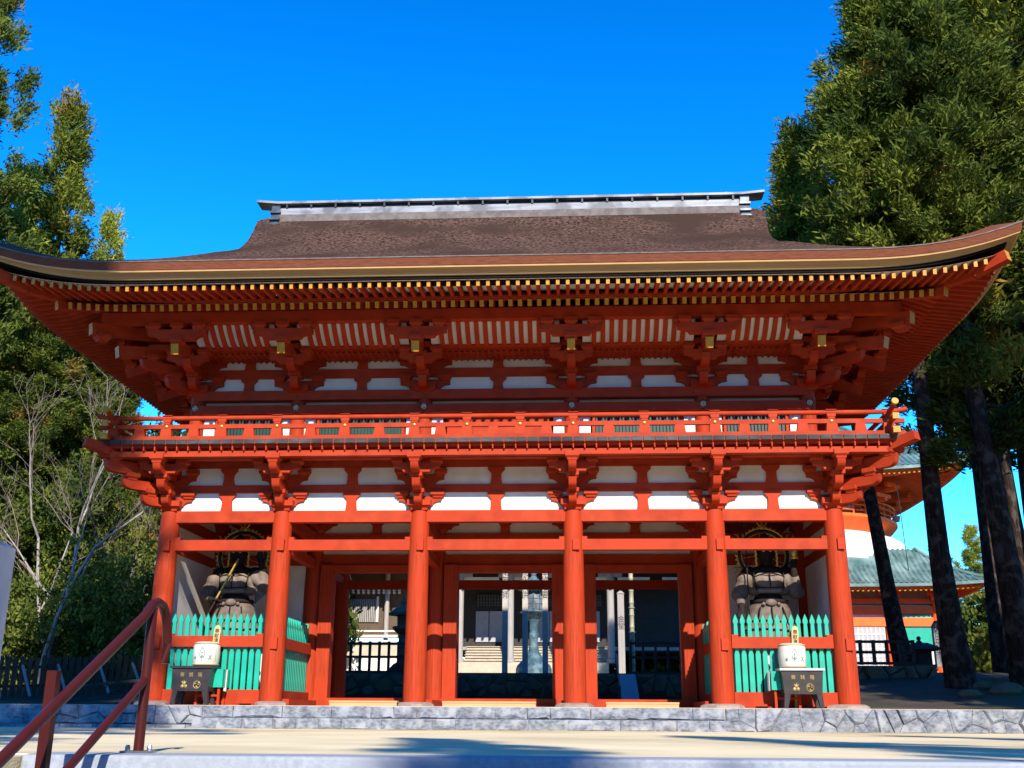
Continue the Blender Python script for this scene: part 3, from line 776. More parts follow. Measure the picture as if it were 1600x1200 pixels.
# ridge
ridge = gp('ridge', MB().box(-7.45, 7.45, CY-.34, CY+.34, 14.920, 15.170), 'ridgetan', roof)
link('ridge_board', MB().box(-7.5, 7.5, CY-.26, CY+.26, 15.172, 15.290).mesh('ridge_board', 'ridge'), ridge)
link('ridge_board', MB().box(-7.5, 7.5, CY-.235, CY+.235, 15.295, 15.440).mesh('ridge_board', 'ridge'), ridge)
g = MB(); g.box(-7.5, 7.5, CY-.15, CY+.15, 15.440, 15.590)
for k in range(19): g.box(-7.2+k*.8-.03, -7.2+k*.8+.03, CY-.27, CY+.27, 15.441, 15.589)
link('ridge_gap', g.mesh('ridge_gap', 'iron'), ridge)  # black core stands in for the shade inside the open gap
g = MB(); pr = []
for k in range(25):
    x = -8.2+k/24*16.4; pr.append((x, 15.590+max(0, abs(x)-7.4)**1.5*.10))
poly = pr+[(x, z+.075) for x, z in pr[::-1]]
g.prism(poly, 'y', CY-.30, CY+.30)
for k in range(11): g.ball((-7+k*1.4, CY-.2, 15.700), .035, n=8, m=6)
link('ridge_cap', g.mesh('ridge_cap', 'ridge'), ridge)
for sg in (-1, 1):
    g = MB(); x0 = sg*7.55
    pts = [(CY-.50, 14.590), (CY-.40, 14.650), (CY-.42, 14.870), (CY-.33, 14.920), (CY-.36, 15.150), (CY-.29, 15.200), (CY-.30, 15.490), (CY-.22, 15.570)]
    g.prism(pts[::1]+[(2*CY-a, b) for a, b in pts[::-1]], 'x', x0-.14, x0+.14)
    for z in (14.730, 14.970, 15.230): g.box(x0-.17, x0+.17, CY-.47+(z-14.730)*.2, CY+.47-(z-14.730)*.2, z, z+.07)
    link('ridge_end', g.mesh('ridge_end', 'ridgecap'), ridge)

# ------------------------------------------------------------------ picket fences round the statue chambers
PG = 'green picket fences of the statue chambers'
def picket():
    g = MB(); w = .062
    def poly(pts): g.prism(pts, 'y', -.028, .028)
    poly([(-w, .20), (w, .20), (w, 1.17), (w*.55, 1.25), (-w*.55, 1.25), (-w, 1.17)])
    poly([(-w*.85, 1.26), (w*.85, 1.26), (w*.85, 1.60), (w*.72, 1.86), (w*.62, 1.90), (w*1.0, 1.94), (w*.95, 2.0), (w*.45, 2.08), (0, 2.15), (-w*.45, 2.08), (-w*.95, 2.0), (-w*1.0, 1.94), (-w*.62, 1.90), (-w*.72, 1.86), (-w*.85, 1.60)])
    return g.mesh('picket', 'teal')
PM = picket()
def picket_fence(loc, rz, L, n, label):
    t = empty('picket_fence', loc, rz); tag(t, label, 'fence', PG)
    part('top_rail', MB().box(-L/2, L/2, -.11, .05, 1.31, 1.585).box(-L/2, -L/2+.16, -.112, .052, 1.58, 1.64).box(L/2-.16, L/2, -.112, .052, 1.58, 1.64), 'red', t)
    part('bottom_rail', MB().box(-L/2, L/2, -.11, .06, -.07, .265), 'red', t)
    for k in range(n): link('picket', PM, t, (-L/2+.12+(L-.24)*k/(n-1), .0, 0))
    return t
picket_fence((-7.145, 0, 0), 0, 2.48, 14, 'green picket fence in front of the sword holding guardian statue')
picket_fence((7.145, 0, 0), 0, 2.48, 14, 'green picket fence in front of the spear holding guardian statue')
picket_fence((-5.634, 1.93, 0), pi/2, 3.2, 17, 'sunlit green picket fence running back into the gate beside the left passage')
picket_fence((5.634, 1.93, 0), pi/2, 3.2, 17, 'shaded green picket fence running back into the gate beside the right passage')
for x0, x1, lb in ((-4.05, -2.36, 'pale wooden step board in the passage nearest the sword guardian'), (-1.25, 1.05, 'pale wooden step board in the middle passage'), (2.75, 4.52, 'pale wooden step board in the passage nearest the spear guardian')):
    t = empty('step_board', ((x0+x1)/2, -.28, -.115)); tag(t, lb, 'step', 'wooden step boards at the passages')
    w = (x1-x0)/2
    part('tread', MB().box(-w, w, -.16, .16, .085, .125), 'tan', t)
    part('riser', MB().box(-w+.01, w-.01, -.145, -.115, 0, .085).box(-w+.01, w-.01, .115, .145, 0, .085), 'tan', t)

# ------------------------------------------------------------------ guardian statues
def fused(name, parts, m, voxel=.035, smooth=6):
    """parts: ('c', p, q, r0, r1) tapered limbs and ('e', c, rx, ry, rz) masses, fused into one continuous skin"""
    g = MB()
    for p in parts:
        if p[0] == 'c':
            a, b, r0, r1 = Vector(p[1]), Vector(p[2]), p[3], p[4]; k = 5
            g.tube([a.lerp(b, i/k) for i in range(k+1)], [r0+(r1-r0)*i/k for i in range(k+1)], 12); g.ball(a, r0, n=12); g.ball(b, r1, n=12)
        else: g.ball(p[1], *p[2:5], n=16, m=10)
    o = part(name, g, m); r = o.modifiers.new('r', 'REMESH'); r.mode = 'VOXEL'; r.voxel_size = voxel
    sm = o.modifiers.new('s', 'SMOOTH'); sm.iterations = smooth; sm.factor = .5
    dg = bpy.context.evaluated_depsgraph_get(); me = bpy.data.meshes.new_from_object(o.evaluated_get(dg))
    me.polygons.foreach_set('use_smooth', [True]*len(me.polygons)); bpy.data.objects.remove(o); me.name = name; return me
def hand(parts, w, d, up, curl=.5):
    """palm, four unequal bent fingers and a thumb from the palm's side"""
    w = Vector(w); d = Vector(d).normalized(); n = Vector(up).normalized(); s_ = d.cross(n).normalized()
    parts.append(('e', w+d*.10, .085, .07, .085))
    for k, L in enumerate((.15, .175, .165, .13)):
        b = w+d*.16+s_*(.055*(k-1.5)); m_ = b+d*L*.55-n*L*.15; e = m_+(d*(1-curl)-n*curl).normalized()*L*.55
        parts += [('c', b, m_, .03, .028), ('c', m_, e, .028, .022)]
    b = w+d*.06+s_*.09; parts += [('c', b, b+d*.07+s_*.06-n*.03, .034, .03), ('c', b+d*.07+s_*.06-n*.03, b+d*.14+s_*.05-n*.08, .03, .024)]
def guardian(X, Y, right):
    t = empty('guardian_statue', (X, Y, .06)); t.scale = (.90, .92, .92)
    tag(t, 'weathered wooden guardian statue lifting a gilt reliquary and holding a tall spear' if right else 'weathered wooden guardian statue holding a gilt sword across its chest', 'statue', 'guardian statues in the gate')
    s = 1
    A = [('e', (0, 0, 2.42), .56, .42, .36), ('e', (0, -.03, 2.82), .45, .36, .34), ('e', (0, -.02, 3.35), .56, .40, .40), ('e', (0, 0, 3.68), .50, .30, .20),
         ('c', (0, 0, 3.75), (0, -.03, 4.0), .18, .17), ('e', (0, -.04, 4.22), .25, .28, .31), ('e', (0, -.28, 4.17), .045, .07, .06),
         ('e', (-.25, -.02, 4.2), .04, .07, .09), ('e', (.25, -.02, 4.2), .04, .07, .09), ('e', (0, -.26, 4.05), .11, .05, .05),
         ('c', (-.27, 0, 2.3), (-.42, -.18, 1.45), .29, .20), ('c', (-.42, -.18, 1.45), (-.40, .02, .62), .22, .13), ('e', (-.40, -.16, .58), .15, .28, .10),
         ('c', (.27, 0, 2.3), (.42, -.18, 1.45), .29, .20), ('c', (.42, -.18, 1.45), (.46, .02, .62), .22, .13), ('e', (.46, -.16, .58), .15, .28, .10)]
    if right:
        arms = [((-.55, -.02, 3.62), (-.86, -.12, 3.02), (-.86, -.42, 2.55), (0, -.5, -.9)), ((.55, -.02, 3.62), (.82, -.15, 3.08), (.72, -.42, 3.72), (.1, -.2, .9))]
    else:
        arms = [((-.55, -.02, 3.62), (-.88, -.10, 3.02), (-.55, -.48, 2.78), (.9, -.3, .1)), ((.55, -.02, 3.62), (.92, -.12, 3.30), (.82, -.38, 3.95), (-.1, -.2, .9))]
    for sh, el, wr, d in arms:
        A += [('c', sh, el, .23, .17), ('c', el, wr, .17, .10)]; hand(A, wr, d, (0, 1, .2) if d[2] > .5 else (0, .3, 1))
    link('body', fused('body', A, 'statuedark'), t)
    # armour over the body, each a continuous shell
    link('breastplate', fused('breastplate', [('e', (0, -.05, 3.38), .60, .42, .30), ('e', (-.24, -.30, 3.42), .22, .18, .20), ('e', (.24, -.30, 3.42), .22, .18, .20), ('c', (-.5, -.1, 3.12), (.5, -.1, 3.12), .15, .15), ('c', (-.3, -.33, 3.1), (.3, -.33, 3.1), .09, .09)], 'statue'), t)
    fy = lambda x: -.05-.425*sqrt(max(0, 1-(x/.62)**2))-.03
    g = MB()
    for z, dz in ((3.16, .05), (3.58, -.10)): g.tube([(x_, fy(x_)+.03*abs(z-3.38), z+dz*(x_/.45)**2) for x_ in [-.45+.09*i for i in range(11)]], .018, 6)
    for x_ in (-.40, .40): g.tube([(x_, fy(x_), 3.12), (x_*1.05, fy(x_)+.02, 3.38), (x_*1.1, fy(x_)+.10, 3.62)], .022, 6)
    g.tube([(0, fy(0)-.01, 3.14), (0, fy(0)-.02, 3.40), (0, fy(0)+.04, 3.60)], .02, 6)
    part('armour_trim', g, 'statuedark', t)
    sl = []
    for sh, el, wr, d in arms:
        sh, el, wr = Vector(sh), Vector(el), Vector(wr)
        sl.append(fused('sleeve', [('e', sh.lerp(el, .35), .28, .28, .26), ('e', sh.lerp(el, .75), .24, .24, .22), ('e', el+Vector((0, 0, -.02)), .25, .25, .20), ('c', el.lerp(wr, .2), el.lerp(wr, .65), .18, .13)], 'statue'))
    for m_ in sl: link('sleeve', m_, t)
    g = MB(); n = 40; prof_ = [(.50, 2.78), (.60, 2.62), (.68, 2.35), (.74, 2.05), (.80, 1.75), (.82, 1.62)]
    vs = []; 
    for r, z in prof_:
        for i in range(n):
            a = 2*pi*i/n; f = 1+.045*cos(10*a)*(2.8-z); vs.append((r*f*cos(a), r*.74*f*sin(a)-.02, z+(.05*cos(5*a) if z < 1.7 else 0)))
    g.add(vs, [(j*n+i, j*n+(i+1) % n, (j+1)*n+(i+1) % n, (j+1)*n+i) for j in range(len(prof_)-1) for i in range(n)]); part('armour_skirt', g, 'statue', t)
    g = MB()
    for z, r in ((2.22, .735), (1.98, .79)):
        g.tube([(r*cos(2*pi*i/30), r*.74*sin(2*pi*i/30)-.02, z+.02*cos(6*pi*i/30)) for i in range(31)], .028, 6)
    for x in (-.36, 0, .36): g.tube([(x*.9, -.45-.05*(abs(x) < .1), 2.62), (x*1.25, -.60, 2.1)], .022, 6)
    part('skirt_trim', g, 'statuedark', t)
    part('belt', MB().tube([(.52*cos(2*pi*i/24), .40*sin(2*pi*i/24)-.02, 2.80) for i in range(25)], .06, 8), 'statuedark', t)
    g = MB(); g.ball((0, -.46, 2.74), .17, .10, .11)
    for k in range(5): g.ball((-.22+.11*k, -.47, 2.70+.04*(k % 2)), .06, .06, .06, 8, 6)
    part('belt_mask', g, 'statue', t)
    g = MB(); g.ball((0, .02, 4.36), .27, .28, .24)
    for k in range(7): g.ball((-.24+.08*k, -.17+.05*abs(k-3), 4.43), .07, .07, .09, 8, 6)
    g.ball((0, .02, 4.66), .13, .13, .17); part('hair', g, 'statuedark', t)
    for x in (-.10, .10): part('eye', MB().ball((x, -.295, 4.25), .05, .03, .028, 10, 6), 'gold', t)
    g = MB()
    for x in (-.31, .31):
        g = MB()
        for k in range(9): g.ball((x+.015*(k % 2), -.08, 4.42-.07*k), .04, .03, .045, 8, 5)
        part('head_ribbon', g, 'gold', t)
    # halo wheel with flames
    hz = 4.22; g = MB()
    g.tube([(.80*cos(2*pi*i/48), .34, hz+.80*sin(2*pi*i/48)) for i in range(49)], .028, 8); g.tube([(.66*cos(2*pi*i/48), .34, hz+.66*sin(2*pi*i/48)) for i in range(49)], .02, 8)
    for i in range(12): a = 2*pi*i/12+.13; g.tube([(.25*cos(a), .35, hz+.25*sin(a)), (.66*cos(a), .35, hz+.66*sin(a))], .014, 6)
    for i in range(40): a = 2*pi*i/40; g.ball((.84*cos(a), .34, hz+.84*sin(a)), .034, .03, .034, 7, 5)
    halo = part('halo', g, 'gold', t)
    link('halo_rim', MB().tube([(.73*cos(2*pi*i/48), .36, hz+.73*sin(2*pi*i/48)) for i in range(49)], .058, 8).mesh('halo_rim', 'iron'), halo)
    fl = MB()
    for sx, sy in ((0, 0), (0, 0)): pass
    for k in range(6): a = radians(60*k+30); fl.ball((0, 0, 0), .01)if False else None
    fl.ball((0, 0, .02), .09, .04, .09); 
    for q in (-.11, 0, .11): fl.tube([(q*.6, 0, .05), (q*1.3, 0, .15), (q*.9, 0, .26)], [.035, .028, .006], 6)
    fme_ = fl.mesh('halo_flame', 'gold')
    for k in range(6):
        a = radians(60*k+30); o = link('halo_flame', fme_, halo, (.82*cos(a), .33, hz+.82*sin(a))); o.rotation_euler = (0, -(a-pi/2), 0)
    if right:
        link('spear', MB().tube([(-.72, -.62, .9), (-.66, -.52, 2.55), (-.66, -.50, 4.9)], .022, 8).lathe([(.01, 0), (.055, .08), (.04, .28), (.002, .5)], (-.66, -.5, 4.9), 8).mesh('spear', 'iron'), t)
        rl = link('reliquary', MB().lathe([(.12, 0), (.13, .05), (.085, .08), (.10, .13), (.115, .22), (.08, .30), (.10, .31)], (.76, -.48, 3.98), 14).mesh('reliquary', 'gold'), t)
        link('reliquary_roof', MB().lathe([(.17, .0), (.12, .05), (.04, .10), (.02, .12), (.018, .40), (.004, .46)], (.76, -.48, 4.29), 12).mesh('reliquary_roof', 'gold'), rl)
    else:
        sw = link('sword', MB().bar((-.40, -.62, 2.82), (.16, -.66, 3.92), .045, .09, up=(0, 1, 0)).bar((.16, -.66, 3.92), (.20, -.66, 4.0), .02, .05, up=(0, 1, 0)).mesh('sword', 'gold'), t)
        link('sword_hilt', MB().tube([(-.62, -.60, 2.40), (-.40, -.62, 2.82)], .035, 8).lathe([(.09, -.02), (.09, .02)], (-.40, -.62, 2.82), 10).mesh('sword_hilt', 'iron'), sw)
        g = MB(); g.prism([(.62, 2.75), (.95, 3.05), (.90, 3.22), (1.02, 3.35), (.78, 3.30), (.58, 3.12)], 'y', -.06, -.02); part('scarf', g, 'statue', t)
    g = MB(); rg = random.Random(3 if right else 5)
    for k in range(14): g.ball((rg.uniform(-.7, .7), rg.uniform(-.35, .4), .12+rg.uniform(0, .25)), rg.uniform(.2, .36), rg.uniform(.2, .32), rg.uniform(.14, .26), 8, 6)
    part('rock_base', g, 'statuedark', t)
    return t
p = at(374, 868, 1.95); guardian(p.x, 1.95, False)
p = at(1196, 868, 1.95); guardian(p.x, 1.95, True)

# ------------------------------------------------------------------ offering boxes, casks, tablets, side tables
def offering(X, right):
    side = 'in front of the spear guardian' if right else 'in front of the sword guardian'
    z0 = -.115; Y = -.70
    t = empty('offering_box', (X, Y, z0)); tag(t, 'black wooden offering box with gilt crests standing '+side, 'offering box', 'black offering boxes')
    part('body', MB().prism([(-.44, .32), (.44, .32), (.49, .86), (-.49, .86)], 'y', -.28, .28), 'darkwood', t)
    part('lid', MB().box(-.53, .53, -.32, .32, .862, .915), 'marble' if right else 'darkwood', t)
    for sx in (-1, 1):
        for sy in (-1, 1):
            part('leg', MB().prism([(sx*.30-.0, .318), (sx*.44, .318), (sx*.47, 0), (sx*.38, 0)][::sx], 'y', sy*.24-.05, sy*.24+.05), 'darkwood', t)
    add_text('\u8cfd\u3000\u92ad\u3000\u7bb1', .11, (0, -.286, .70), t, 'dullgold')
    for cx, kind in ((-.16, 0), (.16, 1)):
        g = MB()
        if kind == 0:
            for k in range(3):
                a = pi/2+k*2*pi/3; g.ball((cx+.048*cos(a), -.285, .46+.048*sin(a)), .042, .012, .042, 10, 6)
            for k in (-1, 0, 1): g.tube([(cx+.03*k, -.287, .50), (cx+.055*k, -.287, .57-.015*abs(k))], .012, 6)
        else:
            g.tube([(cx+.085*cos(2*pi*i/24), -.286, .47+.085*sin(2*pi*i/24)) for i in range(25)], .010, 6)
            for k in range(3):
                a = k*2*pi/3; g.tube([(cx+.03*cos(a+.3*q)+.012*q*cos(a+.3*q), -.287, .47+.03*sin(a+.3*q)+.012*q*sin(a+.3*q)) for q in range(5)], [.026, .022, .018, .012, .005], 6)
        part('crest', g, 'dullgold', t)
    # green covered side table behind it
    tx = X-.30 if right else X+.30
    tb = empty('side_table', (tx, Y+.36, z0)); tag(tb, 'low red legged table under a green cloth '+('half hidden behind the right' if right else 'half hidden behind the left')+' offering box', 'table', 'green covered tables')
    part('table_top', MB().box(-.34, .34, -.26, .26, .80, .84), 'red', tb)
    for sx in (-.28, .28):
        for sy in (-.2, .2): part('leg', MB().box(sx-.03, sx+.03, sy-.03, sy+.03, 0, .80), 'red', tb)
    part('stretcher', MB().box(-.25, .25, -.225, -.175, .2, .25), 'red', tb)
    c = part('tablecloth', MB().box(-.37, .37, -.29, .29, .842, .855).box(-.375, .375, -.295, -.28, .42, .853).box(-.378, -.36, -.29, .29, .42, .852).box(.36, .378, -.29, .29, .42, .852), 'teal')
    c.location = (tx, Y+.36, z0); tag(c, 'green cloth over the low table behind the '+('right' if right else 'left')+' offering box', 'tablecloth', 'green table cloths')
    n = MB(); w = [(0, .0), (.05, .02), (.10, -.015), (.16, .02), (.2, 0)]
    sg = -1 if right else 1
    n.prism([(a, b) for a, b in w]+[(a, b+.008) for a, b in w[::-1]], 'z', .34 if not right else .40, .86)
    o = part('paper_streamer', n, 'white'); o.location = (tx+sg*.40-(.02 if sg > 0 else .0), Y+.20, z0); o.rotation_euler = (0, radians(4)*sg, pi/2)
    tag(o, 'white cloth strip hanging at the side of the '+('right' if right else 'left')+' green table', 'cloth', 'white cloth strips')
    # sake cask
    ck = empty('sake_cask', (X+.14 if not right else X-.10, Y+.30, z0+.918)); 
    pass
    tag(ck, 'white straw wrapped sake cask beside the '+('right' if right else 'left')+' offering box', 'cask', 'white sake casks')
    part('barrel', MB().lathe([(.24, 0), (.30, .03), (.325, .12), (.335, .30), (.325, .50), (.30, .57), (.24, .60), (.0, .605)], n=32), 'straw', ck)
    g = MB()
    for z in (.05, .56): part('rope_hoop', MB().tube([(.315*cos(2*pi*i/32), .315*sin(2*pi*i/32), z) for i in range(33)], .016, 6), 'tablet', ck)
    g = MB(); R_ = .338
    def onb(a, z, r=R_): return (r*sin(a), -r*cos(a), z)
    g.tube([onb(.23*cos(b)*(.55+.45*(1-sin(b))/2), .33+.115*sin(b)) for b in [2*pi*i/20 for i in range(21)]], .009, 5)
    g.tube([onb(0, .44), onb(0, .52)], .008, 5); part('print_drop', g, 'bluemark', ck)
    g = MB(); g.ball(onb(-.55, .22), .035, .02, .045, 4, 2); g.tube([onb(.48, .17), onb(.70, .28)], .010, 5); g.tube([onb(.48, .28), onb(.70, .17)], .010, 5)
    for zz in (.33, .25): g.tube([onb(-.08, zz), onb(.08, zz)], .008, 5)
    g.tube([onb(0, .36), onb(0, .14)], .008, 5)
    for k in range(6): g.tube([onb(1.02, .14+k*.055), onb(1.06, .16+k*.055)], .007, 4)
    part('print_marks', g, 'bluemark', ck)
    # plain wood tablet standing behind the cask
    tt = empty('wooden_tablet', (X+.20 if not right else X-.04, Y+.53, z0+.0)); tag(tt, 'upright inscribed wooden tablet behind the '+('right' if right else 'left')+' cask', 'tablet', 'inscribed wooden tablets')
    tt.rotation_euler = (0, radians(3), 0)
    part('board', MB().prism([(-.065, .55), (.065, .55), (.085, 1.82), (.06, 1.93), (0, 1.97), (-.06, 1.93), (-.085, 1.82)], 'y', -.012, .012), 'tablet', tt)
    part('stake', MB().box(-.03, .03, -.012, .012, 0, .55), 'tablet', tt)
    add_text('\u5949\u732e\u6e05\u9152', .125, (0, -.017, 1.63), tt, 'ink', vertical=True)
p = at(300, 1060, -.9); offering(p.x, False)
p = at(1253, 1060, -.9); offering(p.x, True)

# ------------------------------------------------------------------ handrail on the granite stair, stone post
hb = Vector((-.9, EDGE+.05, -.575))
h = empty('handrail', hb); tag(h, 'brown painted pipe handrail with hooked end on the granite stair', 'handrail')
sl = .17/.33
def P3(px, py, X):
    d = _fw + _r*((px-800)/F) + _u*((600-py)/F); return CAM + d*((X-CAM.x)/d.x) - hb
top = P3(240, 950, hb.x)
b = Vector((0, 0, 0)); tp = Vector((0, 0, top.z))
rr = .033
hook = [tp+Vector((0, -.30-k*.0, -.30*sl-.0)) for k in (0,)]
pts = [Vector((0, -4.2, tp.z-4.2*sl)), Vector((0, -.12, tp.z-.12*sl-.0)), Vector((0, -.02, tp.z+.02)), Vector((0, .08, tp.z+.045)), Vector((0, .18, tp.z+.03)), Vector((0, .26, tp.z-.03)), Vector((0, .31, tp.z-.12)), Vector((0, .33, tp.z-.22)), Vector((0, .33, tp.z-.36))]
part('top_rail', MB().tube(pts, rr, 14), 'rail', h)
lz = tp.z*.5
part('lower_rail', MB().tube([(0, -4.2, lz-4.2*sl), (0, 0, lz)], .028, 12), 'rail', h)
for k, yy in enumerate((0, -3.1)):
    zz = -.17*max(0, math.floor((-yy-.22-.02)/.33)+1) if yy < -.2 else 0
    part('post', MB().tube([(0, yy, zz+.005), (0, yy, tp.z+yy*sl-(.01 if k else 0))], .034, 14), 'rail', h)
    part('base_plate', MB().box(-.10, .10, yy-.07, yy+.07, zz+.001, zz+.014), 'steel', h)
    for sx in (-.075, .075): part('bolt', MB().lathe([(.018, .014), (.018, .035), (.012, .05)], (sx, yy, zz), 8), 'steel', h)
q = P3(85, 1048, -1.02)
part('newel_post', MB().box(-.15, -.09, q.y-.03, q.y+.03, -1.4, q.z), 'rail', h)
p0 = at(22, 846, -14); px_ = at(-4, 846, -14)
sp_ = empty('stone_post', (px_.x-.30, -13.75, -.66)); tag(sp_, 'pale square stone post at the far left edge of the plaza', 'post')
H_ = px_.z+.66
part('shaft', MB().box(-.30, .30, -.25, .25, .05, H_-.03), 'marble', sp_)
part('cap', MB().frus(0, 0, H_-.03, H_+.03, .30, .22, .25, .17), 'marble', sp_)
part('plinth', MB().box(-.38, .38, -.33, .33, -.02, .05), 'granite', sp_)

# ------------------------------------------------------------------ the court behind the gate
rw = empty('retaining_wall', (0, 19.45, -.14)); tag(rw, 'dark retaining wall across the passages behind the gate', 'wall')
g = MB(); voronoi_stones(g, -9.6, 9.6, 0, 1.5, 90, 0, .05, .012, 12); part('stone_face', g, 'mossstone', rw)
part('coping', MB().box(-9.6, 9.6, .10, .5, 1.45, 1.56), 'mossstone', rw)
def rail_fence(x0, x1, Y, z0, z1, label, group, n, m='fencewood', name='court_fence', cat='fence'):
    t = empty(name, ((x0+x1)/2, Y, z0)); tag(t, label, cat, group); w = (x1-x0)/2; H = z1-z0
    for z in (.06, H*.52, H*.95): part('rail', MB().box(-w, w, -.05, .05, z-.05, z+.05), m, t)
    g = MB().box(-.055, .055, -.06, .06, 0, H+.02).mesh('post', m)
    for k in range(n): link('post', g, t, (-w+.06+(2*w-.12)*k/(n-1), 0, 0))
    return t
a, b = at(536, 1053, 20), at(640, 1003, 20); rail_fence(a.x-.6, b.x, 20, 1.40, b.z, 'dark timber rail fence seen through the left passage', 'dark fences seen through the passages', 9)
a, b = at(984, 1053, 20), at(1075, 1003, 20); rail_fence(a.x, b.x+.8, 20, 1.40, b.z, 'dark timber rail fence seen through the right passage', 'dark fences seen through the passages', 7)
# memorial posts in the shadow of the gate
for (px, tx_, lb) in ((789, '\u5357\u7121\u5927\u5e2b', 'tall white inscribed wooden post left of the bronze lantern'), (820.5, '\u70ba\u6c38\u4ee3\u4f9b', 'tall white inscribed wooden post directly before the bronze lantern'), (852, '\u5949\u4fee\u6cd5\u8981', 'tall white inscribed wooden post right of the bronze lantern')):
    q = at(px, 1000, 22.6); t = empty('memorial_post', (q.x, 22.6, 1.40)); tag(t, lb, 'post', 'tall inscribed posts behind the gate')
    part('shaft', MB().box(-.125, .125, -.125, .125, 0, 6.4).frus(0, 0, 6.4, 6.6, .125, .01), 'postwood', t)
    add_text(tx_, .36, (0, -.131, 4.1), t, 'ink', vertical=True)
q = at(971, 1000, 27); t = empty('hall_sign_post', (q.x, 27, 1.45)); tag(t, 'pale square post lettered with two characters near the hall stairs', 'sign')
zt_ = at(971, 928, 27).z-1.45; part('shaft', MB().box(-.16, .16, -.16, .16, 0, zt_).frus(0, 0, zt_, zt_+.15, .2, .05), 'greywood', t)
add_text('\u91d1\u5802', .36, (0, -.166, at(971, 974, 27).z-1.45), t, 'ink', vertical=True)
q = at(988, 1000, 23); t = empty('bamboo_pole', (q.x, 23, 1.42)); tag(t, 'tall pale bamboo pole standing between the sign post and the dark fence', 'pole')
g = MB(); pr = []
for k in range(14): pr += [(.12, k*.55), (.105, k*.55+.03), (.105, k*.55+.5), (.125, k*.55+.53)]
part('cane', g.lathe(pr, n=12), 'bamboo', t)
g = MB()
for k in (1, 3, 5, 8): part('tie', MB().tube([(.14*cos(2*pi*i/12), .14*sin(2*pi*i/12), k*.55+.3) for i in range(13)], .02, 6), 'greywood', t)
q = at(985, 1075, 16.5); t = empty('ramp', (q.x, 17, -.12)); tag(t, 'narrow blue grey ramp with thin rail rising to the upper court', 'ramp')
part('deck', MB().prism([(-1.6, 0), (2.4, 0), (2.4, 1.5), (2.2, 1.5)], 'x', -.35, .35), 'granite', t)
part('rail', MB().tube([(-.45, -1.6, .9), (-.45, 2.3, 2.4)], .03, 8).tube([(-.45, -1.5, 0), (-.45, -1.5, .93)], .03, 8).tube([(-.45, 2.2, 1.4), (-.45, 2.2, 2.36)], .03, 8), 'rail', t)
q = at(628, 1053, 20.6); t = empty('stone_lantern', (q.x, 20.6, 1.40)); tag(t, 'dark stone lantern silhouetted behind the left passage fence', 'lantern')
part('pedestal', MB().lathe([(.55, 0), (.55, .25), (.42, .4), (.25, .5)], n=6), 'mossstone', t)
part('stem', MB().lathe([(.22, .45), (.20, 1.1), (.22, 1.75)], n=14), 'mossstone', t)
part('platform', MB().lathe([(.25, 1.7), (.48, 1.9), (.50, 2.02), (.3, 2.04)], n=6), 'mossstone', t)
part('light_chamber', MB().lathe([(.28, 2.03), (.30, 2.5)], n=6), 'mossstone', t)
part('canopy', MB().lathe([(.68, 2.5), (.70, 2.6), (.35, 2.85), (.12, 2.95), (.16, 3.1), (.02, 3.35)], n=6), 'mossstone', t)
# bronze lantern
q = at(834, 1000, 29); t = empty('bronze_lantern', (q.x, 29, 1.48)); tag(t, 'tall blue green bronze lantern on a flared foot behind the gate', 'lantern')
zz = lambda py: at(834, py, 29).z-1.48
part('foot', MB().lathe([(.92, 0), (.92, zz(1046)), (.85, zz(1040)), (.72, zz(1036)), (.45, zz(1027)), (.27, zz(1018)), (.25, zz(1012))], n=10), 'bronze', t)
part('stem', MB().lathe([(.25, zz(1012)), (.23, zz(1010)), (.21, zz(1000)), (.25, zz(994)), (.25, zz(990)), (.21, zz(987)), (.21, zz(974)), (.28, zz(968))], n=20), 'bronze', t)
part('platform', MB().lathe([(.28, zz(968)), (.60, zz(959)), (.74, zz(957)), (.64, zz(955)), (.46, zz(953))], n=10), 'bronze', t)
lc = part('light_chamber', MB().lathe([(.40, zz(953)), (.44, zz(950)), (.44, zz(928)), (.40, zz(926))], n=8), 'ridge', t)
g = MB()
for k in range(8):
    a = 2*pi*k/8; g.tube([(.445*cos(a), .445*sin(a), zz(952)), (.445*cos(a), .445*sin(a), zz(927))], .035, 6)
for z_ in (zz(944), zz(936)): g.tube([(.43*cos(2*pi*k/8), .43*sin(2*pi*k/8), z_) for k in range(9)], .03, 6)
link('chamber_frame', g.mesh('chamber_frame', 'bronze'), lc)
part('canopy', MB().lathe([(.42, zz(926)), (.84, zz(922)), (.80, zz(920)), (.42, zz(910)), (.2, zz(903)), (.12, zz(900)), (.16, zz(897)), (.02, zz(890))], n=10), 'bronze', t)
# stone pedestal beside it
# main hall
hall = empty('timber_hall', (0, 46, 1.6)); tag(hall, 'large timber hall with pale doors and stone stairs seen through the gate', 'hall')
def hp_(name, mb, m, par=None):
    o = part(name, mb, m, par or hall)
    if par is None: o.location = (0, -46, -1.6)
    return o
zb = at(800, 1053, 45).z-.8
hp_('stone_base', MB().box(-5.9, 4.2, 45.0, 60, 1.4, 3.02), 'hallstone')
for k in range(6): hp_('stair', MB().box(-5.4, 4.4+.18*(5-k), 46.2+.35*k, 49.5, 3.02+.2*k, 3.17+.2*k).box(-5.44, 4.44+.18*(5-k), 46.1+.35*k, 49.5, 3.17+.2*k, 3.22+.2*k), 'hallstone')
hp_('veranda', MB().box(-18, 10, 48.4, 58, 4.0, 4.22), 'greywood')
wz0, wz1 = 4.22, 10.2
hp_('wall', MB().box(-6.8, 10, 50, 50.3, wz0, wz1), 'fencewood')
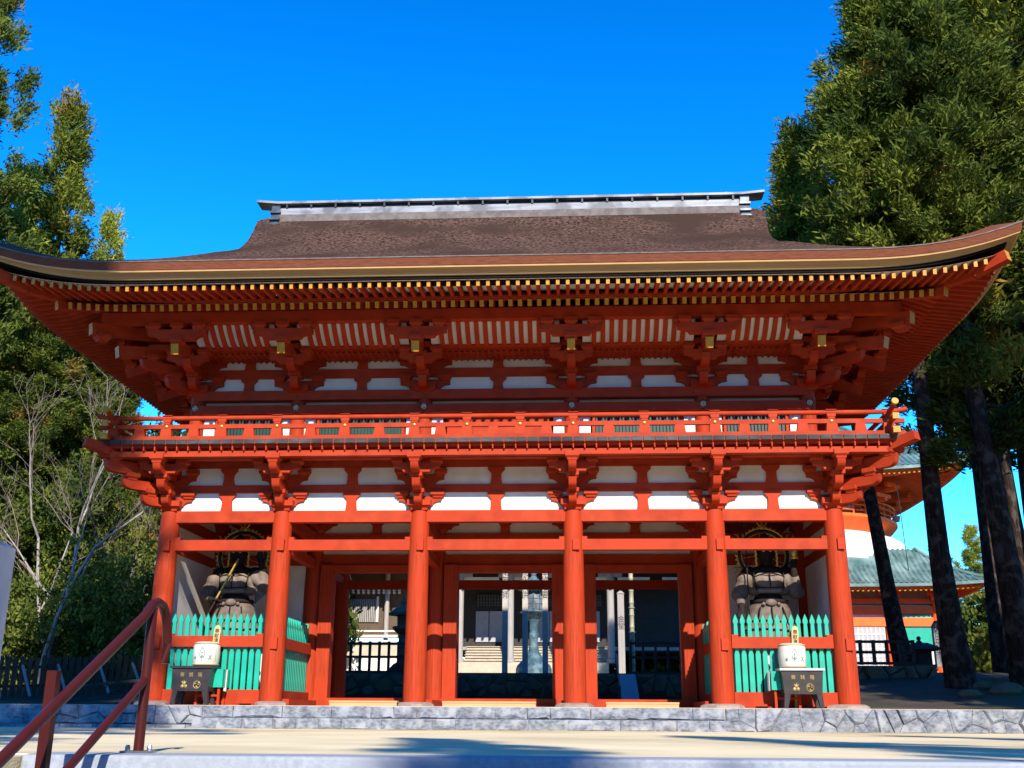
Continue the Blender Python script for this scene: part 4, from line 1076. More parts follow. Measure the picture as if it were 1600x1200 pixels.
for px in (718, 797, 876, 955):
    q = at(px, 1000, 45.3)
    hp_('column', MB().lathe([(.24, 3.02), (.24, 9.2)], (q.x, 45.3, 0), 16).lathe([(.34, 3.02), (.34, 3.25), (.25, 3.3)], (q.x, 45.3, 0), 16), 'greywood')
    hp_('bracket', MB().box(q.x-.8, q.x+.8, 45.15, 45.45, 8.6, 8.9), 'greywood')
def rect(p0x, p0y, p1x, p1y, Y): a = at(p0x, p1y, Y); b = at(p1x, p0y, Y); return min(a.x, b.x), max(a.x, b.x), a.z, b.z
for x0, x1 in ((743, 763.6), (764.4, 785), (838, 858), (859, 880), (900, 918), (919, 937)):
    r = rect(x0, 955, x1, 1003, 49.9); hp_('door', MB().box(r[0], r[1], 49.9, 49.99, r[2], r[3]), 'paper')
for x0, x1 in ((745, 785), (858, 866), (918, 940), (880, 900)):
    r = rect(x0, 929, x1, 947, 49.9); f_ = hp_('lattice', MB().box(r[0], r[1], 49.92, 49.98, r[2], r[3]), 'paper')
    g = MB(); k = max(3, int((r[1]-r[0])/.19))
    for i in range(k+1): xx = r[0]+(r[1]-r[0])*i/k; g.box(xx-.03, xx+.03, 49.88, 49.92, r[2], r[3])
    for i in range(9): z_ = r[2]+(r[3]-r[2])*i/8; g.box(r[0], r[1], 49.875, 49.915, z_-.03, z_+.03)
    link('bars', g.mesh('bars', 'fencewood'), f_)
for x0, x1 in ((725, 780), (786, 835), (905, 960), (965, 1015), (1035, 1060)):
    r = rect(x0, 902, x1, 906, 45.5); hp_('plaster_strip', MB().box(r[0], r[1], 45.45, 45.6, r[2], r[3]), 'white')
# left wing in timber and white posts
r = rect(480, 905, 640, 985, 47); hp_('timber_wing', MB().box(r[0]-4, r[1], 47, 47.4, r[2]-.5, r[3]+1.5), 'brownwood')
for px in (543, 590):
    r = rect(px-2.7, 932, px+2.7, 972, 46.95); hp_('white_post', MB().box(r[0], r[1], 46.85, 46.99, r[2], r[3]), 'white')
r = rect(545, 936, 587, 972, 46.9); f_ = hp_('plank_panel', MB().box(r[0], r[1], 46.9, 46.98, r[2], r[3]), 'greywood')
g = MB()
for k in range(14): xx = r[0]+(r[1]-r[0])*(k+.5)/14; g.box(xx-.02, xx+.02, 46.86, 46.9, r[2], r[3])
link('slats', g.mesh('slats', 'fencewood'), f_)
q = at(604, 960, 46.5); hp_('column', MB().lathe([(.17, 1.6), (.17, 9.4)], (q.x, 46.5, 0), 14), 'greywood')
g = MB()
for py in (922, 926): 
    for k in range(11): a = at(544+k*8, py, 46.4); g.box(a.x-.07, a.x+.07, 46.3, 46.6, a.z-.07, a.z+.07)
hp_('rafter_ends', g, 'white')
for py, hh in ((986, .10), (994, .16), (1002, .10)):
    a, b = at(470, py, 45.6), at(621, py, 45.6); hp_('veranda_rail', MB().box(a.x, b.x, 45.55, 45.65, b.z-hh/2, b.z+hh/2), 'white')
a, b = at(530, 1050, 45.9), at(640, 1003, 45.9); c_ = at(540, 1029, 45.9); hp_('skirting', MB().box(a.x-3, b.x-.4, 45.85, 45.95, 1.4, c_.z), 'white'); hp_('skirting', MB().box(a.x-3, b.x-.4, 45.87, 45.95, c_.z, b.z-.1), 'hallstone')
g = MB(); ez = 9.5
vs = [(-19, 42.5, ez), (12, 42.5, ez), (14, 66, ez), (-19, 66, ez), (-13, 54, 19), (6, 54, 19)]
g.add(vs, [(0, 1, 5, 4), (1, 2, 5), (2, 3, 4, 5), (3, 0, 4), (3, 2, 1, 0)]); hp_('roof', g, 'bark')
g = MB()
for k in range(60): g.box(-19+k*.52, -19+k*.52+.14, 42.45, 48, ez-.2, ez-.02)
hp_('rafters', g, 'brownwood')

# ------------------------------------------------------------------ two storey pagoda on the right
PCX, PCY = 21.9, 73.0
pag = empty('great_pagoda', (PCX, PCY, 2.6)); tag(pag, 'bright vermilion two storey pagoda with white dome and green tiled roofs beyond the cedars', 'pagoda')
def pp(name, mb, mats, par=None):
    o = part(name, mb, mats, par or pag)
    if par is None: o.location = (-PCX, -PCY, -2.6)
    return o
def pyr_roof(h_e, z_e, h_t, z_t, up, name, round_top=False):
    """tiled roof: four corrugated faces, concave, corners lifted"""
    g = MB()
    for f in range(4):
        nu, nv = int(h_e*2/.105), 8; vs = []
        for j in range(nv+1):
            v = j/nv; h = h_e+(h_t-h_e)*v; zz_ = z_e+(z_t-z_e)*(v*.55+.45*v*v)
            for i in range(nu+1):
                u = 2*i/nu-1; uu = u*h_e
                x = max(-h, min(h, uu)); y = -h
                z = zz_+up*abs(x/h)**3.5*(1-v)**2+.12*(1 if (i % 4) in (0, 1) else 0)
                if j == 0: z = z_e+up*abs(u)**3.5+.10*(1 if (i % 4) in (0, 1) else 0)
                a = f*pi/2; vs.append((PCX+x*cos(a)-y*sin(a), PCY+x*sin(a)+y*cos(a), z))
        fs = [(j*(nu+1)+i, j*(nu+1)+i+1, (j+1)*(nu+1)+i+1, (j+1)*(nu+1)+i) for j in range(nv) for i in range(nu)]
        g.add(vs, fs)
    o = pp(name, g, 'tile')
    for sx, sy in ((1, 1), (1, -1), (-1, 1), (-1, -1)):
        g = MB(); g.tube([(PCX+sx*(h_e+(h_t-h_e)*k/6), PCY+sy*(h_e+(h_t-h_e)*k/6), z_e+(z_t-z_e)*(k/6*.55+.45*(k/6)**2)+up*(1-k/6)**2+.12) for k in range(7)], .16, 8)
        link('hip_ridge', g.mesh('hip_ridge', 'tile'), o)
    # tile edge, fascia, rafters under
    g = MB(); gr = MB(); gy = MB(); under = MB()
    for f in range(4):
        a = f*pi/2
        def rot(x, y, z): return (PCX+x*cos(a)-y*sin(a), PCY+x*sin(a)+y*cos(a), z)
        n = 40; vs = []
        for i in range(n+1):
            u = 2*i/n-1; lz_ = up*abs(u)**3.5
            for (d, z) in ((0, .03), (0, -.22), (.25, -.22)): vs.append(rot(u*(h_e-d), -(h_e-d), z_e+z+lz_))
        g.add(vs, [(i*3+k, (i+1)*3+k, (i+1)*3+k+1, i*3+k+1) for i in range(n) for k in range(2)])
        vs = []
        hin = h_e*.52
        for i in range(n+1):
            u = 2*i/n-1; lz_ = up*abs(u)**3.5
            for (h, z) in ((h_e-.25, -.22), (h_e-.5, -.42), (hin, .55)): vs.append(rot(u*h, -h, z_e+z+lz_*(h-hin)/(h_e-hin)))
        under.add(vs, [(i*3+k+1, (i+1)*3+k+1, (i+1)*3+k, i*3+k) for i in range(n) for k in range(2)])
        m = int(h_e*2/.42)
        for q in range(m+1):
            x = -h_e+.5+q*(2*h_e-1)/m; lz_ = up*abs(x/h_e)**3.5; yi = max(abs(x)*.98, hin)
            if yi < h_e-.8: gr.bar(rot(x, -yi, z_e+.42+lz_*(yi-hin)/(h_e-hin)), rot(x, -(h_e-.40), z_e-.45+lz_), .15, .2, 0, endmi=1)
    link('eave_tiles', g.mesh('eave_tiles', 'tile'), o)
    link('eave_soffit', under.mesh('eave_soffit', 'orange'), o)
    r_ = link('rafters', gr.mesh('rafters', ['orange', 'yellow']), o); r_['kind'] = 'stuff'
    return o
zl = at(1400, 917, 60).z; zd = at(1412, 872, 73).z; zk = at(1400, 852, 73).z
pyr_roof(13.0, zl+.25, 8.6, at(1400, 880, 66).z+.9, .35, 'lower_roof')
zu = at(1440, 737, 61).z
pyr_roof(12.7, zu+.25, 1.5, zu+8.5, .85, 'upper_roof')
pp('spire', MB().lathe([(1.2, zu+8.2), (1.2, zu+9.2), (.5, zu+9.6), (.3, zu+16), (.02, zu+19)], (PCX, PCY, 0), 12), 'gold')
pp('dome', MB().lathe([(10.35, zd-2.6), (10.4, zd-1.2), (10.3, zd-.2), (10.0, zd+.7), (9.5, zk-.15), (8.0, zk+.35)], (PCX, PCY, 0), 64), 'white')
pp('dome_collar', MB().lathe([(10.9, zd-2.5), (10.9, zd-1.6), (10.5, zd-1.3)], (PCX, PCY, 0), 64), 'tile')
zr0, zr1 = at(1398, 848, 73).z, at(1398, 815, 73).z
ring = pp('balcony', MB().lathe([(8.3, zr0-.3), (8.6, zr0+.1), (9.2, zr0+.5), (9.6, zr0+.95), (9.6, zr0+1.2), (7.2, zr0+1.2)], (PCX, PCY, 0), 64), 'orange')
g = MB()
for z_, r_ in ((zr0+1.55, .06), (zr0+2.0, .06), (zr0+2.45, .09)): g.tube([(PCX+9.4*cos(2*pi*i/64), PCY+9.4*sin(2*pi*i/64), z_) for i in range(65)], r_, 6)
for i in range(44): a = 2*pi*i/44; g.tube([(PCX+9.4*cos(a), PCY+9.4*sin(a), zr0+1.2), (PCX+9.4*cos(a), PCY+9.4*sin(a), zr0+2.5)], .07, 6)
link('balcony_rail', g.mesh('balcony_rail', 'orange'), ring)
pp('drum', MB().lathe([(7.2, zr0+.5), (7.2, zu-1.6)], (PCX, PCY, 0), 48), 'white')
g = MB()
for i in range(12):
    a = 2*pi*(i+.5)/12; g.tube([(PCX+7.25*cos(a), PCY+7.25*sin(a), zr0+1), (PCX+7.25*cos(a), PCY+7.25*sin(a), zu-1.5)], .32, 10)
for z_ in (zr0+1.6, zr0+3.0, zr0+3.9): g.lathe([(7.35, z_), (7.35, z_+.35)], (PCX, PCY, 0), 48)
pp('drum_frame', g, 'orange')
for i in range(12):
    g = MB(); a = 2*pi*(i+.5)/12; c_, s_ = cos(a), sin(a)
    for k in range(4):
        r0 = 7.0; r1 = 8.1+k*1.0; z_ = zu-2.9+k*.75
        g.bar((PCX+r0*c_, PCY+r0*s_, z_), (PCX+r1*c_, PCY+r1*s_, z_+.1), .34, .36)
        tx_, ty_ = -s_, c_; g.bar((PCX+(r1-.3)*c_-tx_*1.1, PCY+(r1-.3)*s_-ty_*1.1, z_+.42), (PCX+(r1-.3)*c_+tx_*1.1, PCY+(r1-.3)*s_+ty_*1.1, z_+.42), .3, .3)
    g.bar((PCX+7*c_, PCY+7*s_, zu+.3), (PCX+10.6*c_, PCY+10.6*s_, zu-.55), .3, .34, 0, endmi=1)
    pp('bracket_set', g, ['orange', 'yellow'])
# lower storey
hb_ = 9.6; zg = 2.6
pp('podium', MB().box(PCX-12, PCX+12, PCY-12, PCY+12, 1.2, zg), 'hallstone')
pp('lower_wall', MB().box(PCX-hb_+.2, PCX+hb_-.2, PCY-hb_+.2, PCY+hb_-.2, zg, zl+.9), 'white')
cols_ = [-hb_+k*2*hb_/5 for k in range(6)]
pm_ = MB().lathe([(.40, zg), (.36, zl-.6)], n=14).mesh('column', 'orange')
for sx in cols_: 
    o = link('column', pm_, pag, (sx, -hb_, -2.6)); o2 = link('column', pm_, pag, (sx, hb_, -2.6))
for sy in cols_[1:-1]:
    link('column', pm_, pag, (hb_, sy, -2.6)); link('column', pm_, pag, (-hb_, sy, -2.6))
for z0_, z1_ in ((zg+.1, zg+.7), (at(1450, 972, 63.4).z-.35, at(1450, 972, 63.4).z+.35), (at(1450, 953, 63.4).z-.3, at(1450, 953, 63.4).z+.3), (at(1450, 940, 63.4).z-.2, at(1450, 940, 63.4).z+.25)):
    g = MB()
    for q in (-1, 1):
        g.box(PCX-hb_, PCX+hb_, PCY+q*hb_-.14, PCY+q*hb_+.14, z0_, z1_); g.box(PCX+q*hb_-.13, PCX+q*hb_+.13, PCY-hb_+.15, PCY+hb_-.15, z0_+.01, z1_-.01)
    pp('tie_beam', g, 'orange')
g = MB()
for sx in cols_:
    for q in (-1, 1):
        for k in range(3): g.box(PCX+sx-.5-.35*k, PCX+sx+.5+.35*k, PCY+q*(hb_+.3+.45*k)-.2, PCY+q*(hb_+.3+.45*k)+.2, zl-.75+.4*k, zl-.40+.4*k)
        g.bar((PCX+sx, PCY+q*hb_, zl-.5), (PCX+sx, PCY+q*(hb_+1.6), zl+.4), .3, .34)
pp('lower_brackets', g, 'orange')
for k in range(5):
    x0, x1 = cols_[k]+.5, cols_[k+1]-.5
    zt_, zm_ = at(1450, 980, 63.4).z, at(1450, 999, 63.4).z
    if k in (0, 4): pp('green_window', MB().box(PCX+x0, PCX+x1, PCY-hb_+.02, PCY-hb_+.16, zm_-.6, zt_+1.0), 'teal')
    else:
        f_ = pp('door_screen', MB().box(PCX+x0, PCX+x1, PCY-hb_+.02, PCY-hb_+.16, zg+.7, zt_), 'paper')
        g = MB()
        for q in range(9): xx = PCX+x0+(x1-x0)*q/8; g.box(xx-.05, xx+.05, PCY-hb_-.02, PCY-hb_+.02, zg+.7, zt_)
        for q in range(7): z_ = zg+.7+(zt_-zg-.7)*q/6; g.box(PCX+x0, PCX+x1, PCY-hb_-.024, PCY-hb_+.016, z_-.05, z_+.05)
        link('screen_bars', g.mesh('screen_bars', 'white'), f_)
g = MB()
q0 = at(1400, 750, 62); g.tube([(q0.x, 62, q0.z), (q0.x+.3, 62, zl+1.0)], .035, 6); g.lathe([(.0, .0), (.3, -.05), (.22, -.5), (.02, -.55)], (q0.x-.25, 62, at(1396, 806, 62).z), 8)
pp('hanging_chain', g, 'iron')

# ------------------------------------------------------------------ right side: stone wall, railing, small shrine
a, b = at(1340, 1095, 13), at(1442, 1040, 13)
t = empty('stone_wall', ((a.x+b.x)/2, 13.2, -.14)); tag(t, 'mossy rubble wall with dark railing on top right of the gate', 'wall'); w = (b.x-a.x)/2+.4
g = MB(); voronoi_stones(g, -w-1.5, w, 0, b.z+.14, 26, 0, .09, .015, 21)
part('rubble', g, 'mossstone', t)
g = MB(); voronoi_stones(g, -.0, 3.0, 0, b.z+.14, 14, 0, -.09, .015, 22, 'x', -.12); o = part('rubble_return', g, 'mossstone', t); o.location = (w+.02, 0, 0)
part('fill', MB().box(-w-1.4, w-.03, .12, 3.0, 0, b.z+.06), 'mossstone', t)
rail_fence(a.x-.2, at(1432, 1000, 13).x, 13.3, b.z+.03, at(1400, 1000, 13).z, 'dark timber railing on top of the rubble wall at the right', None, 6)
q = at(1440, 1045, 17); t = empty('lantern_house', (q.x, 17, q.z-.1)); tag(t, 'small dark wooden lantern house with hipped roof near the right trunks', 'shrine')
H2 = at(1440, 1008, 17).z-q.z
part('base', MB().box(-.45, .45, -.45, .45, -.3, .25), 'mossstone', t)
part('case', MB().box(-.35, .35, -.35, .35, .25, H2-.1).box(-.2, .2, -.37, -.351, .4, H2-.3), 'fencewood', t)
part('roof', MB().frus(0, 0, H2-.1, H2+.18, .78, .25).frus(0, 0, H2+.18, H2+.28, .12, .05).ball((0, 0, H2+.36), .09), 'fencewood', t)
q = at(1468, 1035, 24); t = empty('inscribed_post', (q.x, 24, q.z-.2)); tag(t, 'grey inscribed post with dark cap between the two cedar trunks', 'post')
H3 = at(1468, 970, 24).z-q.z+.2; part('shaft', MB().box(-.16, .16, -.16, .16, 0, H3-.3), 'greywood', t); part('cap', MB().frus(0, 0, H3-.3, H3, .2, .05), 'iron', t)
add_text('\u5927\u65e5\u5982\u6765', .36, (0, -.166, H3*.55), t, 'ink', vertical=True)
rg = random.Random(9)
for k in range(5):
    q = at(rg.uniform(1455, 1590), rg.uniform(1085, 1098), 6+k*.9); t = empty('boulder', (q.x, 6+k*.9, back_z(q.x, 6+k*.9)-.05))
    tag(t, 'low dark boulder lying among the cedar roots at the right', 'boulder', 'boulders among the roots')
    r_ = rg.uniform(.25, .5); part('rock', MB().ball((0, 0, .1), r_*1.3, r_, r_*.6, 9, 6), 'mossstone', t)

# ------------------------------------------------------------------ left side: wood picket fence, ladder
t = empty('timber_fence', (0, 0, 0)); tag(t, 'rough brown timber picket fence with pale braces at the left of the gate', 'fence')
P0, P1 = at(-40, 1085, 6), at(232, 1085, 9)
n = 26; pk = MB().box(-.075, .075, -.03, .03, 0, 1.18).frus(0, 0, 1.18, 1.24, .075, .055, .03, .02).mesh('picket', 'fencebrown')
dx_ = (P1-P0); ang = atan2(dx_.y, dx_.x)
for k in range(n):
    q = P0.lerp(P1, k/(n-1)); o = link('picket', pk, t, (q.x, q.y, back_z(q.x, q.y)+rg.uniform(-.05, .06)), ang+rg.uniform(-.06, .06))
for z in (.35, .92): part('rail', MB().bar((P0.x, P0.y+.06, back_z(P0.x, P0.y)+z), (P1.x, P1.y+.06, back_z(P1.x, P1.y)+z), .05, .09), 'fencebrown', t)
for k in (2, 6, 11, 17, 22):
    q = P0.lerp(P1, (k+.5)/(n-1)); z = back_z(q.x, q.y); part('brace', MB().bar((q.x-.1, q.y-.05, z+1.0), (q.x+.75, q.y-1.0, z+.02), .07, .05), 'greywood', t)
A, B = at(95, 1083, 3.2), at(218, 1068, 3.6); zA, zB = back_z(A.x, 3.2)+.06, back_z(A.x, 3.2)+.30
t = empty('ladder', (A.x, 3.2, zA)); tag(t, 'dark ladder lying on its side before the timber fence', 'ladder')
L_ = Vector((B.x-A.x, .5, zB-zA)); up_ = Vector((-.05, .55, .42))
part('stile', MB().bar((0, 0, 0), L_, .06, .09), 'fencewood', t); part('stile', MB().bar(up_, L_+up_, .06, .09), 'fencewood', t)
for k in range(11): part('rung', MB().tube([L_*(k+.5)/11, L_*(k+.5)/11+up_], .022, 6), 'fencewood', t)

# ------------------------------------------------------------------ trees
def leaf_mesh(name, centers, dirs, sizes, nb, blade, m, spread=.75, tones=None, seed=0, upb=.25):
    """tufts of slender leaf blades; centers (n,3), dirs (n,3)"""
    r = np.random.default_rng(seed); n = len(centers)
    d = np.repeat(dirs, nb, 0)+r.normal(0, spread, (n*nb, 3)); d[:, 2] += upb; d /= np.linalg.norm(d, axis=1, keepdims=True)+1e-9
    sz = np.repeat(sizes, nb)*r.uniform(.6, 1.15, n*nb)
    c = np.repeat(centers, nb, 0)+r.normal(0, .17, (n*nb, 3))*np.repeat(sizes, nb)[:, None]
    side = np.cross(d, r.normal(0, 1, (n*nb, 3))); side /= np.linalg.norm(side, axis=1, keepdims=True)+1e-9
    L = sz[:, None]*.22; w = L*blade*1.15
    v = np.empty((n*nb, 4, 3)); v[:, 0] = c-d*L*.15; v[:, 1] = c+d*L*.45+side*w; v[:, 2] = c+d*L; v[:, 3] = c+d*L*.45-side*w
    k = n*nb; me = bpy.data.meshes.new(name)
    me.vertices.add(k*4); me.vertices.foreach_set('co', v.reshape(-1))
    me.loops.add(k*4); me.loops.foreach_set('vertex_index', np.arange(k*4, dtype=np.int32))
    me.polygons.add(k); me.polygons.foreach_set('loop_start', np.arange(0, k*4, 4, dtype=np.int32)); me.polygons.foreach_set('loop_total', np.full(k, 4, dtype=np.int32))
    t = np.clip((np.repeat(tones, nb) if tones is not None else r.uniform(0, .7, k))+r.normal(0, .08, k), 0, 1)
    a = me.attributes.new('tone', 'FLOAT', 'FACE'); a.data.foreach_set('value', t.astype(np.float32))
    me.materials.append(M[m]); me.update(); me.validate(); return me
def cedar_meshes(key, H, zc, R, nbr, tpb, nb, size, m, seed, rtrunk, shape=.8, blade=.13, brown=.05, low=0, zl=8):
    """one cedar: crown mesh + trunk mesh with limbs (base at the origin)"""
    r = np.random.default_rng(seed); C_, D_, S_, T_ = [], [], [], []
    tr = MB(); k = 12
    wob = lambda z: (.12*sin(z*.35+seed), .12*cos(z*.27+seed*2))
    tr.tube([(*wob(H*i/k), H*i/k) if i else (0, 0, -.6) for i in range(k+1)], [rtrunk*(1.35 if i == 0 else 1.0 if i == 1 else max(.04, 1-i/k*.98)) for i in range(k+1)], 12)
    for b in range(nbr+low):
        t = (b+r.uniform(0, 1))/nbr; t = t**1.05; z = zc+(H-zc)*t; az = r.uniform(0, 2*pi)
        if b >= nbr: t = .2; z = r.uniform(zl, zc+1)
        L = R*(max(0.03, 1-t)**shape)*min(1, .55+t*3)*r.uniform(.38, 1.12)*(.6 if b >= nbr else 1)+.2
        o = Vector((*wob(z), z)); dr = Vector((cos(az), sin(az), r.uniform(-.12, .38)))
        e = o+dr*L+Vector((0, 0, .10*L)); mid = o+dr*L*.5-Vector((0, 0, .06*L))
        tr.tube([o, mid, e], [max(.02, .02+L*.014), .018+L*.006, .012], 5, cap=False)
        nt_ = max(2, int(tpb*(L/R+.15)*r.uniform(.7, 1.3)))
        base_tone = r.uniform(.15, .62)
        if r.uniform() < brown: base_tone = r.uniform(.8, 1.0)
        for q in range(nt_):
            f = r.uniform(.22, 1.0)**.75; p = o.lerp(mid, f*2) if f < .5 else mid.lerp(e, f*2-1)
            lat = L*.30*(1-abs(f-.6))*r.normal(0, 1); pz = r.normal(0, .22)*size*1.6
            C_.append((p.x-sin(az)*lat, p.y+cos(az)*lat, p.z+pz)); D_.append((dr.x*.8, dr.y*.8, .35)); S_.append(size*r.uniform(.7, 1.3)); T_.append(base_tone+r.normal(0, .08))
    me = leaf_mesh(key+'_crown', np.array(C_), np.array(D_), np.array(S_), nb, blade, m, tones=np.array(T_), seed=seed+1)
    return me, tr.mesh(key+'_trunk', 'trunk')
CED = {
 'a': cedar_meshes('cedar', 30, 9.5, 5.2, 150, 7, 200, 1.25, 'leaf', 3, .62),
 'b': cedar_meshes('cedar', 30, 8.0, 4.4, 150, 7, 200, 1.2, 'leafdark', 8, .55),
 'c': cedar_meshes('cedar', 24, 3.0, 4.2, 160, 7, 170, 1.05, 'leaf', 15, .42, brown=.10),
 'd': cedar_meshes('cedar', 20, 1.5, 4.0, 150, 7, 170, 1.0, 'leafyellow', 23, .34, brown=.09),
}
CED['e'] = cedar_meshes('cedar', 33, 16.5, 4.6, 150, 7, 210, 1.25, 'leaf', 31, .58)
CED['f'] = cedar_meshes('cedar', 33, 15.0, 4.2, 150, 7, 210, 1.25, 'leafdark', 37, .55, low=22, zl=8.5)
CH = {'a': 30, 'b': 30, 'c': 24, 'd': 20, 'e': 33, 'f': 33}
def cedar(kind, base, topz, label, group=None, rz=0, sxy=1.0, lean=(0, 0), trad=None, name='cedar_tree', cat='tree'):
    s = (topz-base[2])/CH[kind]; t = empty(name, base, rz); t.rotation_euler = (Matrix.Rotation(lean[0], 3, 'Y') @ Matrix.Rotation(rz, 3, 'Z')).to_euler()
    tag(t, label, cat, group); t.scale = (s*sxy, s*sxy, s)
    cr = link('crown', CED[kind][0], t); tk = link('trunk', CED[kind][1], t)
    if trad: tk.scale = (trad, trad, 1)
    return t
def tree_at(kind, pxb, pyb, Y, pyt, label, pxt=None, **k):
    """tree whose trunk passes a photo pixel at depth Y and whose top reaches height pixel pyt"""
    q = at(pxb, pyt, Y); z0 = back_z(q.x, Y)-.1; topz = q.z
    return cedar(kind, (q.x, Y, z0), topz, label, **k)
RT = 'tall cedars right of the gate'
lean = lambda l: (l, 0)
# trunk line (px at lower and upper point) gives place and lean
def trunk_tree(kind, p_low, p_up, Y, topz, label, rad, rz=0, sxy=1.0, group=RT):
    a, b = at(*p_low, Y), at(*p_up, Y); l = atan2(b.x-a.x, b.z-a.z)
    zb = back_z(a.x, Y)-.1; x0 = a.x+(zb-a.z)*tan(l)
    s = (topz-zb)/CH[kind]; base_r = {'a': .62, 'b': .55, 'c': .42, 'd': .34, 'e': .58, 'f': .55}[kind]*s*sxy
    return cedar(kind, (x0, Y, zb), topz, label, group, rz, sxy, lean(l), rad/base_r)
trunk_tree('e', (1406, 1000), (1364, 800), 14.5, at(1240, 208, 14.5).z, 'dark cedar trunk rising straight behind the corner brackets, nearest the gate', .34, 1.0, 1.25)
trunk_tree('e', (1500, 1050), (1440, 640), 9, at(1345, -10, 9).z, 'dark cedar whose trunk crosses the pagoda roofs, second from the gate', .40, 2.2, 1.15)
trunk_tree('f', (1600, 1040), (1512, 560), 8.5, at(1400, -150, 8.5).z, 'thick cedar with sun flecked trunk at the right edge, third from the gate', .43, 4.0, 1.15)
trunk_tree('e', (1562, 1000), (1522, 690), 17, at(1430, 20, 17).z, 'pale mottled cedar trunk just behind the third dark trunk', .33, .4, 1.1)
trunk_tree('f', (1604, 900), (1566, 690), 14, 38, 'thin dark cedar trunk against the sky at the far right edge', .28, 3.0, 1.0)
trunk_tree('b', (1612, 700), (1588, 520), 20, 42, 'furthest right pale cedar trunk partly cut by the picture edge', .36, 5.2, 1.1)
trunk_tree('a', (1640, 700), (1570, 250), 12, 38, 'big cedar with grey upper trunk above the right eave corner', .42, 1.9, 1.2)
tree_at('e', 1235, 600, 34, 262, 'shaded cedar crown low behind the right roof slope', sxy=1.2, rz=5.0, group=RT)
q = at(1655, 1000, 22); cedar('b', (q.x, 22, back_z(q.x, 22)-.1), 38, 'low branched cedar at the right picture edge', RT, 5.3, 1.3)
for (px, pyt, Y, lb, k) in ((1462, 842, 120, 'small distant cedar above the lower pagoda roof, left one', 'd'), (1515, 822, 115, 'small distant cedar above the lower pagoda roof, right one', 'd'), (1540, 930, 50, 'sunlit yellow green cedar low between the right trunks', 'd')):
    tree_at(k, px, 1000, Y, pyt, lb, sxy=1.25 if Y > 60 else 1.0)
LT = 'cedars left of the gate'
for (kind, px, pyt, Y, sxy, rz, lb) in (('b', 6, -190, 17, .80, .2, 'tallest dark cedar filling the top left corner'),
        ('c', 115, 174, 26, .95, 1.7, 'pointed sunlit cedar second from the left edge'),
        ('d', 177, 334, 30, .62, 3.1, 'short cedar with rounded tip just above the left eave'),
        ('d', 40, 265, 24, .95, 4.4, 'brown tipped cedar in front of the tallest left cedar'),
        ('b', 80, 420, 21, 1.3, 2.5, 'dark cedar under the left eave near the picture edge'),
        ('b', 150, 495, 24, 1.4, .8, 'dark green cedar under the middle of the left eave'),
        ('b', 205, 580, 22, 1.35, 5.5, 'bushy cedar touching the left end of the balcony'),
        ('b', -20, 500, 28, 1.5, 3.6, 'shaded cedar deep in the wood at the left edge'),
        ('d', 232, 690, 19, 1.15, 1.1, 'yellow green cedar below the left balcony corner'),
        ('b', 110, 600, 32, 1.6, 4.9, 'low dark cedar deep in the wood behind the bare trees')):
    tree_at(kind, px, 900, Y, pyt, lb, sxy=sxy, rz=rz, group=LT)
# undergrowth and far wood as masses
def mass(name, boxes, m, size, nb, label, cat, seed, blade=.22):
    r = np.random.default_rng(seed); C_, T_ = [], []
    for (x0, x1, y0, y1, z0, z1, n, clump) in boxes:
        cc = np.c_[r.uniform(x0, x1, clump), r.uniform(y0, y1, clump), z0+(z1-z0)*r.uniform(0, 1, clump)**1.3]
        ct = r.uniform(.05, .7, clump)
        i = r.integers(0, clump, n); C_.append(cc[i]+r.normal(0, 1, (n, 3))*np.array([1.0, 1.0, .8])); T_.append(ct[i])
    C_ = np.concatenate(C_); T_ = np.concatenate(T_)
    D_ = np.tile([0, -.4, .5], (len(C_), 1)); me = leaf_mesh(name, C_, D_, np.full(len(C_), size), nb, blade, m, 1.0, T_, seed)
    return tag(link(name, me), label, cat, None, 'stuff')
mass('undergrowth', [(-24, -10.5, 11, 20, .2, 5.5, 2600, 90), (-40, -22, 14, 24, .3, 8, 1500, 60)], 'leafbush', .9, 34, 'tangled yellow green undergrowth at the foot of the left wood', 'bushes', 41)
mass('thicket', [(-34, -12.5, 17, 26, 1.0, 12, 3600, 130), (-14, -10.5, 20, 26, .5, 7, 700, 30)], 'leafdark', 1.1, 40, 'dense shaded evergreen thicket between the cedars of the left wood', 'thicket', 44)
mass('distant_wood', [(-75, -13, 40, 52, 1, 17, 5200, 150), (4.5, 17, 54, 60, 1.5, 14, 2600, 70), (26, 80, 90, 110, 2, 16, 2600, 80), (32, 60, 40, 55, 1.5, 9, 900, 30)], 'leafdark', 2.4, 26, 'far dark evergreen wood closing the view behind the court', 'wood', 42, .3)
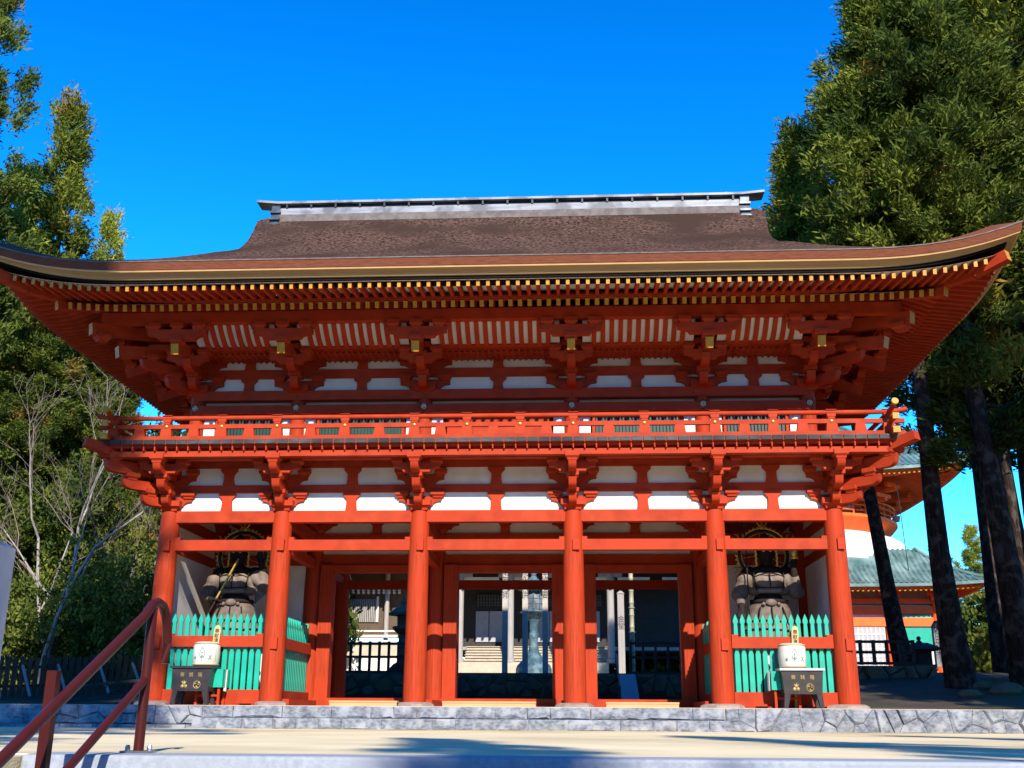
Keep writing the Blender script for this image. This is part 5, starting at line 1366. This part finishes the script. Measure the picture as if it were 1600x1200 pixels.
# bare deciduous trees
def bare_tree(seed, H, spread, r0, lean_=.15):
    rg = random.Random(seed); tr = MB(); tw = MB()
    def grow(p, d, L, r, lev):
        n = 4; pts = [p]; q = p; dd = d.copy()
        for i in range(n):
            dd = (dd+Vector((rg.gauss(0, .12), rg.gauss(0, .12), .05+rg.gauss(0, .08)))).normalized(); q = q+dd*L/n; pts.append(q)
        (tr if lev < 2 else tw).tube(pts, [r*(1-.5*i/n) for i in range(n+1)], 7 if lev < 2 else 4, cap=False)
        if lev >= 4: return
        for c in range((3, 3, 4, 3)[lev]):
            f = rg.uniform(.35, 1); b = pts[min(n, int(f*n)+1)]; sd = Vector((rg.gauss(0, 1), rg.gauss(0, 1), rg.gauss(.25, .45))).normalized()
            grow(b, (dd*.75+sd*spread).normalized(), L*rg.uniform(.5, .75), max(r*.46, .006), lev+1)
    for k in range(3): grow(Vector((rg.gauss(0, .15), rg.gauss(0, .15), -.2)), Vector((rg.gauss(0, lean_), rg.gauss(0, lean_), 1)).normalized(), H*.5*rg.uniform(.8, 1.1), r0, 0)
    return tr.mesh('trunk', 'trunklight'), tw.mesh('branches', 'twig')
BT = [bare_tree(5, 10, .6, .085), bare_tree(12, 9, .7, .08)]
for (k, px, pyt, Y, rz, lb) in ((0, 75, 545, 13, .4, 'white stemmed bare tree in the wood beside the left eave'), 
        (1, 505, 760, 22, .9, 'dark bare tree leaning across the view through the left passage'), (0, 205, 760, 15, 2.9, 'fine twigged bare tree closest to the left gate pillar')):
    q = at(px, 1000, Y); z0 = back_z(q.x, Y); s = (at(px, pyt, Y).z-z0)/11.5
    t = empty('bare_tree', (q.x, Y, z0), rz); tag(t, lb, 'tree', 'bare trees left of the gate'); t.scale = (s, s, s)
    link('trunk', BT[k][0], t); link('twig_crown', BT[k][1], t)
# trees behind the viewer, whose shadows fall on the plaza and the left end of the gate
for (kind, x, y, H, lb) in (('c', 10.8, -40, 20.3, 'cedar standing behind the stair on the right, out of view'), ('c', 15.0, -38, 20.8, 'second cedar standing behind the stair on the right, out of view'), ('c', 7.0, -43, 19.8, 'cedar standing straight behind the stair, out of view'),
        ('a', 19.5, -9, 27, 'cedar of the grove at the right beside the plaza, out of view'), ('b', 23, -15, 30, 'second cedar of the grove at the right beside the plaza, out of view'), ('b', 27, -3, 30, 'third cedar of the grove at the right beside the plaza, out of view'), ('c', 16.6, -5.5, 19, 'young cedar at the right end of the platform, out of view'),
        ('b', -4.6, -38, 40, 'tall cedar behind the stair shading the left end of the gate, out of view')):
    cedar(kind, (x, y, -2.5 if y < -20 else -.7), H-2.5, lb, 'cedars out of view', x, (1.35 if x < 0 else .8) if y < -20 else 1.15)
